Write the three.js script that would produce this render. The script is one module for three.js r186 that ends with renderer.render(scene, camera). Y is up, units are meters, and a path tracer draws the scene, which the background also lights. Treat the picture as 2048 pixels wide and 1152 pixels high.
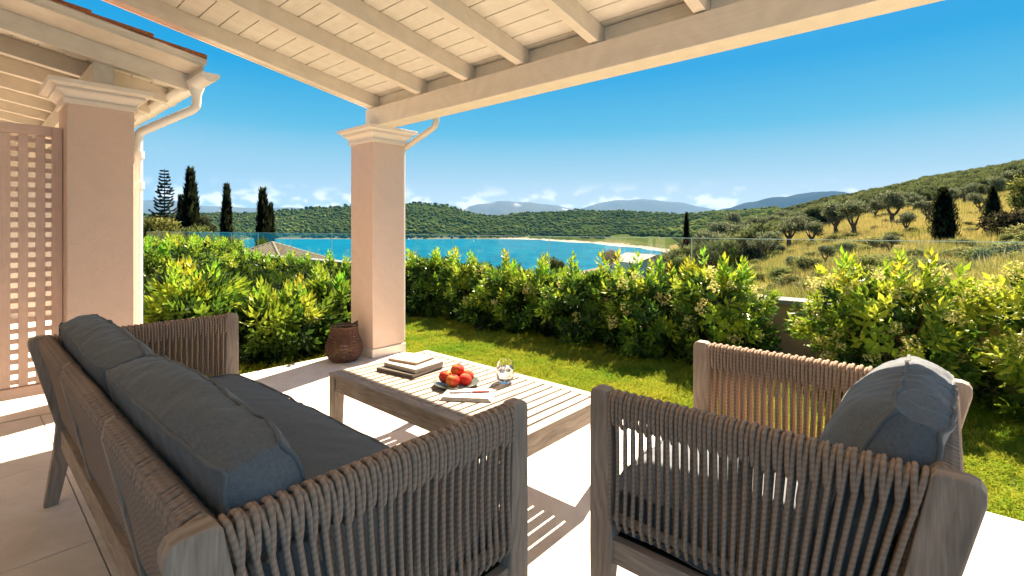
import * as THREE from 'three';
import { RoundedBoxGeometry } from 'three/addons/geometries/RoundedBoxGeometry.js';
import { mergeGeometries, mergeVertices } from 'three/addons/utils/BufferGeometryUtils.js';
import { ImprovedNoise } from 'three/addons/math/ImprovedNoise.js';

// ---------------------------------------------------------------- camera, sky, sun, exposure
const scene = new THREE.Scene();
const H = 1.22, YAW = 48.4 * Math.PI / 180, FOC = 985, HOR = 458;   // eye height, heading, focal length in pixels of a 2048 frame
const camera = new THREE.PerspectiveCamera(2 * Math.atan(576 / FOC) * 180 / Math.PI, 16 / 9, 0.05, 60000);
camera.position.set(0, H, 0);
camera.rotation.set(0, -YAW, 0);
camera.setViewOffset(2048, 1152, 0, 576 - HOR, 2048, 1152);          // shifted lens: verticals stay vertical
scene.add(camera);
const FX = Math.sin(YAW), FZ = -Math.cos(YAW), RX = Math.cos(YAW), RZ = Math.sin(YAW);

const renderer = new THREE.WebGLRenderer({ antialias: true });
renderer.setSize(1024, 576);
renderer.shadowMap.enabled = true;
renderer.toneMapping = THREE.LinearToneMapping;
renderer.toneMappingExposure = 4.6;
const EXPO = 4.6;

const sunDir = new THREE.Vector3(0.78, 1.0, -0.2).normalize();
const sun = new THREE.DirectionalLight(0xffeacf, 5);
sun.position.copy(sunDir).multiplyScalar(60);
sun.castShadow = true;
sun.shadow.mapSize.set(4096, 4096);
Object.assign(sun.shadow.camera, { left: -30, right: 30, top: 30, bottom: -30, near: 1, far: 200 });
scene.add(sun, sun.target);

const NOI = new ImprovedNoise();
const noise = (x, y, z = 0) => NOI.noise(x, y, z);
const fbm = (x, y, z, n = 5) => { let s = 0, a = 0.5, f = 1; for (let i = 0; i < n; i++) { s += a * NOI.noise(x * f, y * f, z * f + i * 7.3); a *= 0.5; f *= 2.03; } return s; };
const lerp = (a, b, t) => a + (b - a) * t;
const clamp = (x, a = 0, b = 1) => Math.min(b, Math.max(a, x));
const smooth = (a, b, x) => { const t = clamp((x - a) / (b - a)); return t * t * (3 - 2 * t); };
const lin = c => c <= 0.04045 ? c / 12.92 : Math.pow((c + 0.055) / 1.055, 2.4);
function rng(seed) { let a = seed >>> 0; return () => { a = (a + 0x6D2B79F5) | 0; let t = Math.imul(a ^ (a >>> 15), 1 | a); t = (t + Math.imul(t ^ (t >>> 7), 61 | t)) ^ t; return ((t ^ (t >>> 14)) >>> 0) / 4294967296; }; }

{ // a clear azure sky, paler to the horizon and towards the sun, with low cumulus
  const W = 2048, Hh = 1024, data = new Float32Array(W * Hh * 4);
  const stops = [[0, 246, 244, 240], [2.5, 236, 238, 237], [6, 182, 216, 231], [11, 98, 190, 226], [17, 16, 164, 224], [25, 0, 150, 224], [40, 0, 134, 216], [90, 0, 108, 198]];
  const flat = new THREE.Vector3(sunDir.x, 0, sunDir.z).normalize();
  for (let j = 0; j < Hh; j++) {
    const el = ((j + 0.5) / Hh - 0.5) * Math.PI, deg = el * 180 / Math.PI, ce = Math.cos(el), y = Math.sin(el);
    let k = 0; while (k < stops.length - 2 && stops[k + 1][0] < deg) k++;
    const t = clamp((Math.max(deg, 0) - stops[k][0]) / (stops[k + 1][0] - stops[k][0]));
    const base0 = [1, 2, 3].map(i => lerp(lin(stops[k][i] / 255), lin(stops[k + 1][i] / 255), t)), away = [0.36, 0.64, 0.84], low = 1 - smooth(4, 13, deg);
    for (let i = 0; i < W; i++) {
      const az = ((i + 0.5) / W - 0.5) * 2 * Math.PI, x = Math.cos(az) * ce, z = Math.sin(az) * ce;
      const s = Math.max(0, x * sunDir.x + y * sunDir.y + z * sunDir.z), side = 0.5 + 0.5 * (x * flat.x + z * flat.z);
      const glow = 0.06 * Math.pow(s, 5) + 0.008 * side * side;
      const far = low * (1 - smooth(0.55, 0.97, side)) * 0.85, base = base0.map((b, n) => lerp(b, away[n], far));
      let c = [base[0] + glow, base[1] + glow * 0.8, base[2] + glow * 0.5];
      if (deg > 0 && deg < 9) {
        const band = smooth(0.2, 1.0, deg) * (1 - smooth(2.2, 5.5, deg));
        const n = fbm(Math.cos(az) * 21, deg * 0.85, Math.sin(az) * 21, 6) + 0.30 * fbm(Math.cos(az) * 3.1 + 4, 0.3, Math.sin(az) * 3.1, 3);
        const a = smooth(-0.05, 0.08, n - 0.05 * Math.max(0, deg - 2)) * band * 0.95;
        c = [lerp(c[0], 1.5, a), lerp(c[1], 1.42, a), lerp(c[2], 1.3, a)];
      }
      const o = (j * W + i) * 4;
      data[o] = c[0] / EXPO; data[o + 1] = c[1] / EXPO; data[o + 2] = c[2] / EXPO; data[o + 3] = 1;
    }
  }
  const sky = new THREE.DataTexture(data, W, Hh, THREE.RGBAFormat, THREE.FloatType);
  sky.mapping = THREE.EquirectangularReflectionMapping;
  sky.colorSpace = THREE.LinearSRGBColorSpace;
  sky.magFilter = sky.minFilter = THREE.LinearFilter;
  sky.needsUpdate = true;
  scene.background = sky;
  scene.environment = sky;
}
scene.fog = new THREE.FogExp2(new THREE.Color().setRGB(0.12, 0.50, 1.0), 0.000027);

// ---------------------------------------------------------------- textures and materials
function tex(w, h, fn, srgb = true) {
  const d = new Uint8Array(w * h * 4);
  for (let j = 0; j < h; j++) for (let i = 0; i < w; i++) {
    const c = fn(i / w, j / h, i, j), o = (j * w + i) * 4;
    for (let k = 0; k < 3; k++) d[o + k] = clamp(Array.isArray(c) ? c[k] : c) * 255;
    d[o + 3] = 255;
  }
  const t = new THREE.DataTexture(d, w, h, THREE.RGBAFormat);
  t.wrapS = t.wrapT = THREE.RepeatWrapping; t.magFilter = THREE.LinearFilter; t.minFilter = THREE.LinearMipmapLinearFilter; t.generateMipmaps = true;
  t.colorSpace = srgb ? THREE.SRGBColorSpace : THREE.NoColorSpace; t.needsUpdate = true;
  return t;
}
const per = (u, v, f, z, n = 4) => { // tileable fbm
  const a = u * 2 * Math.PI, b = v * 2 * Math.PI, r = f / (2 * Math.PI);
  return fbm(Math.cos(a) * r + 3, Math.sin(a) * r + Math.cos(b) * r * 1.01, Math.sin(b) * r + z, n);
};
const rep = (t, a, b) => { const c = t.clone(); c.repeat.set(a, b); c.needsUpdate = true; return c; };
const rp = rng(5);
const grainN = Array.from({ length: 512 * 512 }, () => rp());
const speck = (i, j, n = 512) => grainN[((j % n + n) % n) * 512 + ((i % n + n) % n)];

const T = {};
T.stucco = tex(512, 512, (u, v, i, j) => 0.95 + 0.035 * per(u, v, 9, 1, 4) + 0.05 * (speck(i, j) - 0.5));
T.stuccoB = tex(512, 512, (u, v, i, j) => 0.5 + 0.5 * per(u, v, 60, 2, 3) + 0.28 * (speck(i, j) + speck(i + 1, j) + speck(i, j + 1) - 1.5), false);
T.paint = tex(512, 512, (u, v, i, j) => { const g = per(u * 1, v, 10, 7, 4), s = fbm(u * 3, v * 90, 2, 3); return 0.95 + 0.07 * g + 0.05 * s; });
T.paintB = tex(256, 256, (u, v, i, j) => 0.5 + 0.4 * per(u, v * 6, 14, 3, 3) + 0.1 * speck(i, j), false);
T.wood = tex(512, 512, (u, v, i, j) => {
  const w = per(u, v, 3, 11, 3), g = fbm(u * 4, v * 70 + w * 6, 5, 4), f = fbm(u * 14, v * 260, 8, 2), b = per(u, v, 6, 21, 3);
  const k = 0.86 + 0.26 * g + 0.16 * f + 0.16 * b;
  return [k, k * 0.985, k * 0.965];
});
T.woodB = tex(512, 512, (u, v, i, j) => 0.5 + 0.4 * fbm(u * 5, v * 110, 5, 3) + 0.15 * speck(i, j), false);
T.weave = tex(256, 256, (u, v, i, j) => {
  const a = (i >> 1) & 1, b = (j >> 1) & 1, k = 0.93 + 0.09 * (speck(i >> 1, j >> 3) - 0.5) + 0.09 * (speck(i >> 3, (j >> 1) + 99) - 0.5) + (a ^ b ? 0.05 : -0.05);
  return [k, k, k];
});
T.weaveB = tex(256, 256, (u, v, i, j) => 0.5 + 0.3 * Math.sin(i * Math.PI / 2) * Math.sin(j * Math.PI / 2) + 0.35 * (speck(i >> 1, j >> 2) - 0.5), false);
T.rope = tex(64, 64, (u, v, i, j) => { const s = Math.sin((u + v) * 2 * Math.PI), k = 0.80 + 0.05 * s + 0.42 * (speck(i, j) - 0.5); return [k, k * 0.97, k * 0.94]; });
T.ropeB = tex(64, 64, (u, v, i, j) => 0.5 + 0.42 * Math.sin((u + v) * 2 * Math.PI) + 0.2 * (speck(i, j) - 0.5), false);
T.tile = tex(512, 512, (u, v, i, j) => { const a = per(u, v, 5, 31, 4), b = per(u, v, 26, 32, 3); const k = 0.95 + 0.09 * a + 0.05 * b + 0.025 * (speck(i, j) - 0.5); return [k, k * (0.99 + 0.02 * a), k * (0.975 + 0.03 * a)]; });
T.tileB = tex(512, 512, (u, v, i, j) => 0.5 + 0.3 * per(u, v, 40, 41, 3) + 0.3 * (speck(i, j) - 0.5), false);
T.soil = tex(512, 512, (u, v, i, j) => { const a = per(u, v, 8, 51, 4), b = per(u, v, 40, 52, 3); const k = 0.85 + 0.25 * a + 0.25 * b + 0.12 * (speck(i, j) - 0.5); return [k, k, k]; });

const col = (r, g, b) => new THREE.Color().setRGB(r, g, b);
const std = (name, c, o = {}) => { const m = new THREE.MeshPhysicalMaterial({ color: c, roughness: 0.8, ...o }); m.name = name; return m; };
const M = {
  cream: std('cream paint', col(0.81, 0.72, 0.60), { map: rep(T.paint, 1, 1), bumpMap: T.paintB, bumpScale: 0.0006, roughness: 0.6 }),
  creamBoard: std('cream board paint', col(0.84, 0.78, 0.67), { map: rep(T.paint, 1, 1), bumpMap: T.paintB, bumpScale: 0.0006, roughness: 0.65 }),
  stucco: std('pink stucco', col(0.75, 0.56, 0.46), { map: T.stucco, bumpMap: T.stuccoB, bumpScale: 0.003, roughness: 0.95 }),
  trim: std('pale trim plaster', col(0.86, 0.76, 0.66), { map: T.stucco, bumpMap: T.stuccoB, bumpScale: 0.001, roughness: 0.85 }),
  wallTan: std('tan wall render', col(0.42, 0.29, 0.20), { map: T.stucco, bumpMap: T.stuccoB, bumpScale: 0.004, roughness: 0.95 }),
  coping: std('pale coping stone', col(0.20, 0.20, 0.20), { map: T.tile, bumpMap: T.tileB, bumpScale: 0.001 }),
  lattice: std('taupe lattice paint', col(0.80, 0.565, 0.45), { map: T.paint, roughness: 0.65 }),
  floor: std('pale stone tile', col(0.84, 0.77, 0.70), { map: T.tile, bumpMap: T.tileB, bumpScale: 0.0006, roughness: 0.55 }),
  grout: std('grout', col(0.10, 0.085, 0.07), { roughness: 0.95 }),
  wood: std('weathered teak', col(0.52, 0.42, 0.345), { map: T.wood, bumpMap: T.woodB, bumpScale: 0.0012, roughness: 0.75 }),
  tableWood: std('pale weathered teak', col(0.47, 0.41, 0.355), { map: T.wood, bumpMap: T.woodB, bumpScale: 0.0012, roughness: 0.75 }),
  rope: std('brown rope', col(0.58, 0.44, 0.35), { map: T.rope, bumpMap: T.ropeB, bumpScale: 0.0005, roughness: 0.95 }),
  slate: std('slate fabric', col(0.145, 0.165, 0.185), { map: T.weave, bumpMap: T.weaveB, bumpScale: 0.0007, roughness: 0.95, sheen: 0.6, sheenRoughness: 0.5, sheenColor: col(0.55, 0.63, 0.70) }),
  piping: std('slate piping', col(0.15, 0.165, 0.175), { map: T.weave, roughness: 0.95 }),
  white: std('white enamel', col(0.85, 0.82, 0.76), { roughness: 0.35 }),
  terracotta: std('terracotta', col(0.52, 0.20, 0.09), { map: T.soil, bumpMap: T.stuccoB, bumpScale: 0.004, roughness: 0.95 }),
  roofPale: std('sun bleached clay tile', col(0.34, 0.26, 0.20), { map: T.soil, roughness: 0.95 }),
  glass: std('railing glass', col(0.93, 0.97, 0.95), { transmission: 1, thickness: 0, roughness: 0.0, ior: 1.5, specularIntensity: 0.75 }),
  glassEdge: std('polished glass edge', col(0.62, 0.74, 0.70), { roughness: 0.2, transmission: 0.4, thickness: 0 }),
  bark: std('bark', col(0.13, 0.10, 0.075), { map: T.soil, bumpMap: T.stuccoB, bumpScale: 0.02, roughness: 1 }),
  iron: std('dark metal', col(0.05, 0.05, 0.05), { roughness: 0.5, metalness: 0.6 }),
};

// ---------------------------------------------------------------- builders
const taken = {};
function numbered(n) { const k = taken[n] = (taken[n] ?? -1) + 1; return k ? n + '_' + String(k).padStart(3, '0') : n; }
function tag(o, label, category, group, kind) { if (label) o.userData.label = label; if (category) o.userData.category = category; if (group) o.userData.group = group; if (kind) o.userData.kind = kind; return o; }
function thing(name, label, category, [x, y, z] = [0, 0, 0], turn = 0, group) {
  const o = new THREE.Group(); o.name = numbered(name); o.position.set(x, y, z); o.rotation.y = turn; scene.add(o);
  return tag(o, label, category, group);
}
function part(name, geo, mat, parent, pos) {
  const m = new THREE.Mesh(geo, mat); m.name = parent === scene ? numbered(name) : name; m.castShadow = m.receiveShadow = true;
  if (pos) m.position.set(...pos); parent.add(m); return m;
}
function struct(name, geo, mat, pos) { const m = part(name, geo, mat, scene, pos); m.userData.kind = 'structure'; return m; }
// planar uv in metres by the dominant axis; along: axis the grain runs along becomes u
function boxUV(g, s = 1, along = -1) {
  g = g.index ? g.toNonIndexed() : g;
  if (!g.attributes.normal) g.computeVertexNormals();
  const p = g.attributes.position, n = g.attributes.normal, uv = new Float32Array(p.count * 2);
  for (let i = 0; i < p.count; i += 3) {
    const nx = Math.abs(n.getX(i) + n.getX(i + 1) + n.getX(i + 2)), ny = Math.abs(n.getY(i) + n.getY(i + 1) + n.getY(i + 2)), nz = Math.abs(n.getZ(i) + n.getZ(i + 1) + n.getZ(i + 2));
    let a, b; if (nx >= ny && nx >= nz) [a, b] = [2, 1]; else if (ny >= nz) [a, b] = [0, 2]; else [a, b] = [0, 1];
    if (along >= 0 && b === along) [a, b] = [b, a];
    for (let k = i; k < i + 3; k++) { const q = [p.getX(k), p.getY(k), p.getZ(k)]; uv[k * 2] = q[a] * s + q[3 - a - b] * 0.37; uv[k * 2 + 1] = q[b] * s + q[3 - a - b] * 0.61; }
  }
  g.setAttribute('uv', new THREE.BufferAttribute(uv, 2));
  return g;
}
function box(x0, x1, y0, y1, z0, z1, bev = 0.004, s = 1, along = -1) {
  const w = x1 - x0, h = y1 - y0, d = z1 - z0;
  const g = bev > 0 ? new RoundedBoxGeometry(w, h, d, 1, Math.min(bev, w / 2.1, h / 2.1, d / 2.1)) : new THREE.BoxGeometry(w, h, d);
  g.translate((x0 + x1) / 2, (y0 + y1) / 2, (z0 + z1) / 2);
  return boxUV(g, s, along);
}
const V = (x, y, z) => new THREE.Vector3(x, y, z);
function tube(pts, r, seg = 40, rad = 8, closed = false) { return new THREE.TubeGeometry(new THREE.CatmullRomCurve3(pts.map(p => Array.isArray(p) ? V(...p) : p), closed, 'centripetal'), seg, r, rad, closed); }
function bentPipe(pts, r, k) { // straight runs joined by short elbows
  const p = pts.map(q => V(...q)), path = new THREE.CurvePath(); let from = p[0];
  for (let i = 1; i < p.length - 1; i++) {
    const a = p[i].clone().lerp(p[i - 1], Math.min(0.45, k / p[i].distanceTo(p[i - 1]))), b = p[i].clone().lerp(p[i + 1], Math.min(0.45, k / p[i].distanceTo(p[i + 1])));
    path.add(new THREE.LineCurve3(from, a)); path.add(new THREE.QuadraticBezierCurve3(a, p[i], b)); from = b;
  }
  path.add(new THREE.LineCurve3(from, p[p.length - 1]));
  return new THREE.TubeGeometry(path, 160, r, 14);
}
function extrude(points, depth, bev, round) { // outline in xy, thickness along z, centred
  const s = new THREE.Shape(points.map(p => new THREE.Vector2(...p)));
  const g = new THREE.ExtrudeGeometry(s, { depth: depth - 2 * bev, bevelEnabled: bev > 0, bevelSize: bev, bevelThickness: bev, bevelOffset: -bev, bevelSegments: 2, curveSegments: 6 });
  g.translate(0, 0, -depth / 2 + bev); return g;
}
function squareProfile(profile, hx, hz) { // mitred moulding round a rectangle: profile = [offset, y] pairs
  const pos = [], idx = [];
  const c = [[-1, -1], [1, -1], [1, 1], [-1, 1]];
  for (let k = 0; k < 4; k++) {
    const [a, b] = [c[k], c[(k + 1) % 4]];
    for (let i = 0; i + 1 < profile.length; i++) {
      const q = [[a, profile[i]], [b, profile[i]], [b, profile[i + 1]], [a, profile[i + 1]]].map(([s, [o, y]]) => [s[0] * (hx + o), y, s[1] * (hz + o)]);
      for (const t of [[0, 2, 1], [0, 3, 2]]) for (const n of t) pos.push(...q[n]);
    }
  }
  const g = new THREE.BufferGeometry(); g.setAttribute('position', new THREE.Float32BufferAttribute(pos, 3)); g.computeVertexNormals();
  return boxUV(g, 1);
}

// ---------------------------------------------------------------- terrace floor of stone tiles
{
  const R = rng(11);
  const slab = struct('terrace_floor', box(-2.6, 2.945, -0.16, -0.012, -4.44, 3.2, 0), M.grout);
  const xs = [-2.58, -1.58, -0.61, 0.36, 1.33, 2.30, 2.955], zs = [-4.45, -3.48, -2.51, -1.54, -0.57, 0.40, 1.37, 2.34, 3.2];
  for (let i = 0; i + 1 < xs.length; i++) for (let j = 0; j + 1 < zs.length; j++) {
    const g = box(xs[i] + 0.002, xs[i + 1] - 0.002, -0.03, 0, zs[j] + 0.002, zs[j + 1] - 0.002, 0.002);
    const uv = g.attributes.uv, a = R() * 5, b = R() * 5; for (let k = 0; k < uv.count; k++) uv.setXY(k, uv.getX(k) + a, uv.getY(k) + b);
    part('floor_tile', g, M.floor, slab);
  }
  const far = struct('neighbouring_terrace_floor', box(-2.6, 0.95, -0.16, -0.012, -9.6, -4.46, 0), M.grout);
  for (let i = 0; i < 4; i++) for (let j = 0; j < 5; j++) part('floor_tile', box(-2.58 + i * 0.88 + 0.0015, -2.58 + (i + 1) * 0.88 - 0.0015, -0.03, 0, -9.55 + j * 1.016 + 0.0015, -9.55 + (j + 1) * 1.016 - 0.0015, 0.002), M.floor, far);
}

tag(part('house_wall', box(-2.95, -2.6, -0.1, 3.6, -9.7, 0.35, 0), M.trim, scene), 'cream plastered house wall along the inner side of both porches', 'wall');
// ---------------------------------------------------------------- columns
function column(label, x0, x1, z0, z1, plinth) {
  const hx = (x1 - x0) / 2, hz = (z1 - z0) / 2, t = thing('stucco_column', label, 'column', [(x0 + x1) / 2, 0, (z0 + z1) / 2]);
  part('shaft', box(-hx, hx, plinth ? 0.085 : 0, 2.055, -hz, hz, 0.008), M.stucco, t);
  if (plinth) part('plinth', box(-hx - 0.012, hx + 0.012, 0, 0.085, -hz - 0.012, hz + 0.012, 0.006), M.trim, t);
  part('capital', squareProfile([[-0.01, 2.048], [0.016, 2.05], [0.017, 2.078], [0.009, 2.080], [0.012, 2.092], [0.022, 2.108], [0.040, 2.122], [0.042, 2.124], [0.056, 2.126], [0.057, 2.140], [0.050, 2.142], [0.056, 2.150], [0.074, 2.158], [0.076, 2.160], [0.094, 2.162], [0.096, 2.190], [0.088, 2.193], [-hx, 2.195]], hx, hz), M.trim, t);
  return t;
}
column('pink stucco column with white moulded capital standing behind the coffee table', 2.600, 2.960, -4.455, -4.063, true);
column('pink stucco column beside the taupe lattice screen on the left', 0.475, 0.835, -4.70, -4.325, false);

// ---------------------------------------------------------------- the porch roof overhead and the neighbouring one
function porchRoof(t, o) { // o: slope line y(x) of the rafters' underside, x range, rafter faces z, beam
  const y = o.y, s = o.slope, ang = -Math.atan(s), L = (o.x1 - o.x0) / Math.cos(ang);
  const sloped = (x0, x1, h0, h1, z0, z1, bev, along = 0) => { // a stick that follows the slope: h above the rafters' underside
    const a = (x1 - x0) / Math.cos(ang), g = box(-a / 2, a / 2, h0, h1, z0, z1, bev, 1, along);
    g.rotateZ(ang); g.translate((x0 + x1) / 2, y((x0 + x1) / 2), 0); return g;
  };
  for (const z of o.rafters) part('rafter', sloped(o.x0, o.x1, 0, 0.12, z - 0.066, z, 0.004), M.cream, t);
  const n = Math.floor((o.x1 - o.x0) / o.board);
  for (let i = 0; i < n; i++) {
    const a = o.x1 - o.board * (i + 1) + 0.0028, b = o.x1 - o.board * i - 0.0028;
    part('ceiling_board', sloped(a, b, 0.1205, 0.138, o.z0, o.boards ?? o.z1, 0.003, 2), M.creamBoard, t);
  }
  part('roof_deck', sloped(o.x0, o.x1 + 0.01, 0.139, o.deck ?? 0.19, o.z0, o.z1, 0), M.creamBoard, t);
  part('beam', box(o.beam[0], o.beam[1], o.beam[2], o.beam[3], o.beam[4], o.z1 < 0 ? o.beam[5] : o.z1 - 0.1, 0.006, 1, 2), M.cream, t);
  for (let i = 0; i + 1 < o.rafters.length; i++) {
    const za = o.rafters[i], zb = o.rafters[i + 1] - 0.066, [a, b] = za < zb ? [za, zb] : [o.rafters[i + 1], za - 0.066];
    part('blocking_board', box(o.beam[0] + 0.075, o.beam[0] + 0.095, o.beam[3], y(o.beam[0] + 0.085) + 0.1195, a + 0.001, b - 0.001, 0.002, 1, 2), M.creamBoard, t);
  }
  return sloped;
}
{
  const t = thing('porch_roof', 'cream painted porch roof of rafters and boards above the seating', 'roof');
  const raf = [-4.063, -3.346, -2.762, -2.209, -1.607, -0.956, -0.33, 0.29, 0.91, 1.53, 2.15];
  const y = x => 2.372 - 0.178 * (x - 2.597);
  const sl = porchRoof(t, { y, slope: 0.178, x0: -2.4, x1: 2.87, board: 0.1333, rafters: raf, z0: -4.165, z1: 2.6, beam: [2.6, 2.785, 2.19, 2.362, -4.19] });
  part('verge_board', sl(-2.4, 2.88, 0.012, 0.20, -4.20, -4.172, 0.004), M.cream, t);
  part('fascia_board', box(2.872, 2.890, y(2.87) + 0.0, y(2.87) + 0.19, -4.2, 2.6, 0.003, 1, 2), M.cream, t);
  const gp = []; for (let i = 0; i <= 10; i++) { const a = Math.PI + i / 10 * Math.PI; gp.push([2.942 + 0.05 * Math.cos(a), 2.395 + 0.05 * Math.sin(a)]); }
  for (let i = 10; i >= 0; i--) { const a = Math.PI + i / 10 * Math.PI; gp.push([2.942 + 0.046 * Math.cos(a), 2.395 + 0.046 * Math.sin(a)]); }
  const gg = extrude(gp, 6.75, 0); gg.translate(0, 0, -0.8); part('gutter', boxUV(gg), M.white, t);
  const pipe = part('downpipe', bentPipe([[2.942, 2.37, -3.55], [2.942, 2.175, -3.55], [2.985, 2.02, -4.13], [2.985, 0.1, -4.13]], 0.027, 0.05), M.cream, t);
}
{
  const t = thing('neighbouring_porch_roof', 'cream porch roof on the left with terracotta tile edge and white gutter', 'roof');
  const y = x => 2.366 - 0.172 * (x - 0.59);
  const raf = []; for (let z = -4.30; z > -9.6; z -= 0.56) raf.push(z);
  const sl = porchRoof(t, { y, slope: 0.172, x0: -2.4, x1: 1.16, board: 0.1333, boards: -4.302, rafters: raf, z0: -9.7, z1: -4.01, deck: 0.162, beam: [0.612, 0.725, 2.192, 2.362, -9.6, -4.35] });
  part('soffit_panel', sl(-2.4, 1.16, 0.119, 0.1385, -4.30, -4.012, 0.003), M.cream, t);
  part('mortar_edge', sl(-2.4, 1.17, 0.163, 0.178, -4.2, -4.002, 0.004), M.trim, t);
  const R = rng(21);
  for (let i = 0; i < 11; i++) { // barrel tiles down the verge
    const x = 1.14 - i * 0.32, g = new THREE.CylinderGeometry(0.030, 0.040, 0.35, 8, 1, false, 0, Math.PI);
    g.rotateZ(Math.PI / 2); g.rotateX(-Math.PI / 2 + Math.PI / 2 + (R() - 0.5) * 0.1); g.rotateZ(-0.172 + 0.03);
    g.translate(x - 0.12, y(x - 0.12) + 0.174 + R() * 0.008, -4.032 + (R() - 0.5) * 0.014); part('roof_tile', boxUV(g, 2), M.terracotta, t);
  }
  const deck = []; for (let i = 0; i < 20; i++) { const g = new THREE.CylinderGeometry(0.07, 0.07, 3.5, 8, 1, true, 0, Math.PI); g.rotateZ(Math.PI / 2); g.rotateZ(-0.172); g.translate(-0.55, y(-0.55) + 0.19, -4.25 - i * 0.28); deck.push(boxUV(g, 2)); }
  tag(part('tile_rows', mergeGeometries(deck), M.terracotta, t), null, null, null, 'stuff');
  part('fascia_board', box(1.1635, 1.18, y(1.16) + 0.03, y(1.16) + 0.16, -9.7, -4.02, 0.003, 1, 2), M.cream, t);
  const gp = []; for (let i = 0; i <= 14; i++) { const a = Math.PI + i / 14 * Math.PI; gp.push([1.205 + 0.06 * Math.cos(a), 2.335 + 0.06 * Math.sin(a)]); }
  for (let i = 14; i >= 0; i--) { const a = Math.PI + i / 14 * Math.PI; gp.push([1.205 + 0.055 * Math.cos(a), 2.335 + 0.055 * Math.sin(a)]); }
  const gg = extrude(gp, 5.7, 0); gg.translate(0, 0, -6.80); part('gutter', boxUV(gg), M.white, t);
  for (const z of [-4.35, -5.0, -5.65, -6.3, -6.95]) { const b = new THREE.TorusGeometry(0.062, 0.006, 6, 14, Math.PI); b.rotateZ(Math.PI); b.translate(1.205, 2.335, z); part('gutter_bracket', b, M.white, t); }
  part('gutter_end', new THREE.CircleGeometry(0.06, 16, Math.PI, Math.PI).translate(1.205, 2.335, -3.948), M.white, t);
  const fun = new THREE.LatheGeometry([[0.036, -0.13], [0.04, -0.06], [0.062, 0.0], [0.064, 0.02]].map(p => new THREE.Vector2(...p)), 16); fun.scale(0.85, 0.9, 0.85); fun.translate(1.205, 2.29, -4.27); part('gutter_outlet', fun, M.white, t);
  part('downpipe', bentPipe([[1.205, 2.19, -4.27], [1.203, 2.135, -4.275], [0.905, 1.945, -4.58], [0.905, 0.04, -4.58]], 0.031, 0.05), M.white, t);
  for (const yy of [1.78, 1.55]) part('pipe_collar', new THREE.CylinderGeometry(0.041, 0.041, 0.05, 14).translate(0.905, yy, -4.58), M.white, t);
}

// ---------------------------------------------------------------- lattice screen
{
  const t = thing('lattice_screen', 'taupe wooden lattice screen with square holes left of the column', 'lattice screen', [0, 0, -4.5]);
  part('frame_post', box(0.42, 0.472, 0.10, 1.90, -0.03, 0.03, 0.004, 1, 1), M.lattice, t);
  part('frame_post', box(-1.30, -1.24, 0.10, 1.90, -0.03, 0.03, 0.004, 1, 1), M.lattice, t);
  part('frame_rail', box(-1.24, 0.42, 1.835, 1.90, -0.03, 0.03, 0.004, 1, 0), M.lattice, t);
  part('frame_rail', box(-1.24, 0.42, 0.13, 0.20, -0.03, 0.03, 0.004, 1, 0), M.lattice, t);
  for (let x = 0.365; x > -1.2; x -= 0.0815) part('vertical_slat', box(x - 0.0235, x + 0.0235, 0.2, 1.835, 0.001, 0.012, 0.002, 1, 1), M.lattice, t);
  for (let y = 0.232; y < 1.82; y += 0.0655) part('horizontal_slat', box(-1.24, 0.42, y - 0.016, y + 0.016, -0.012, -0.001, 0.002, 1, 0), M.lattice, t);
}
tag(part('cream_wall', box(-2.6, 1.05, -0.02, 2.5, -9.55, -9.35, 0), M.trim, scene), 'cream wall closing the neighbouring porch, seen through the lattice holes', 'wall');

// ---------------------------------------------------------------- garden wall and glass railing
const WX = 5.2;
{
  const t = thing('garden_wall', 'low tan rendered wall with pale coping behind the hedge', 'wall');
  part('wall', box(WX - 0.09, WX + 0.09, -1.6, 0.515, -26, 7, 0), M.wallTan, t);
  for (let z = -26; z < 7; z += 1.1) part('coping_stone', box(WX - 0.13, WX + 0.13, 0.516, 0.562, z + 0.002, z + 1.098, 0.006), M.coping, t);
  const r = thing('glass_railing', 'frameless glass railing along the top of the garden wall', 'railing');
  for (let k = -13; k < 4; k++) {
    const z0 = -0.15 + k * 1.9, p = part('glass_pane', new THREE.BoxGeometry(0.012, 0.545, 1.885).translate(WX, 0.565 + 0.2725 + 0.006, z0 + 0.95), M.glass, r);
    part('edge', new THREE.BoxGeometry(0.0125, 0.006, 1.885).translate(WX, 1.1225, z0 + 0.95), M.glassEdge, p);
    part('edge', new THREE.BoxGeometry(0.0125, 0.545, 0.004).translate(WX, 0.8435, z0 + 1.8955), M.glassEdge, p);
  }
}

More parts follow.
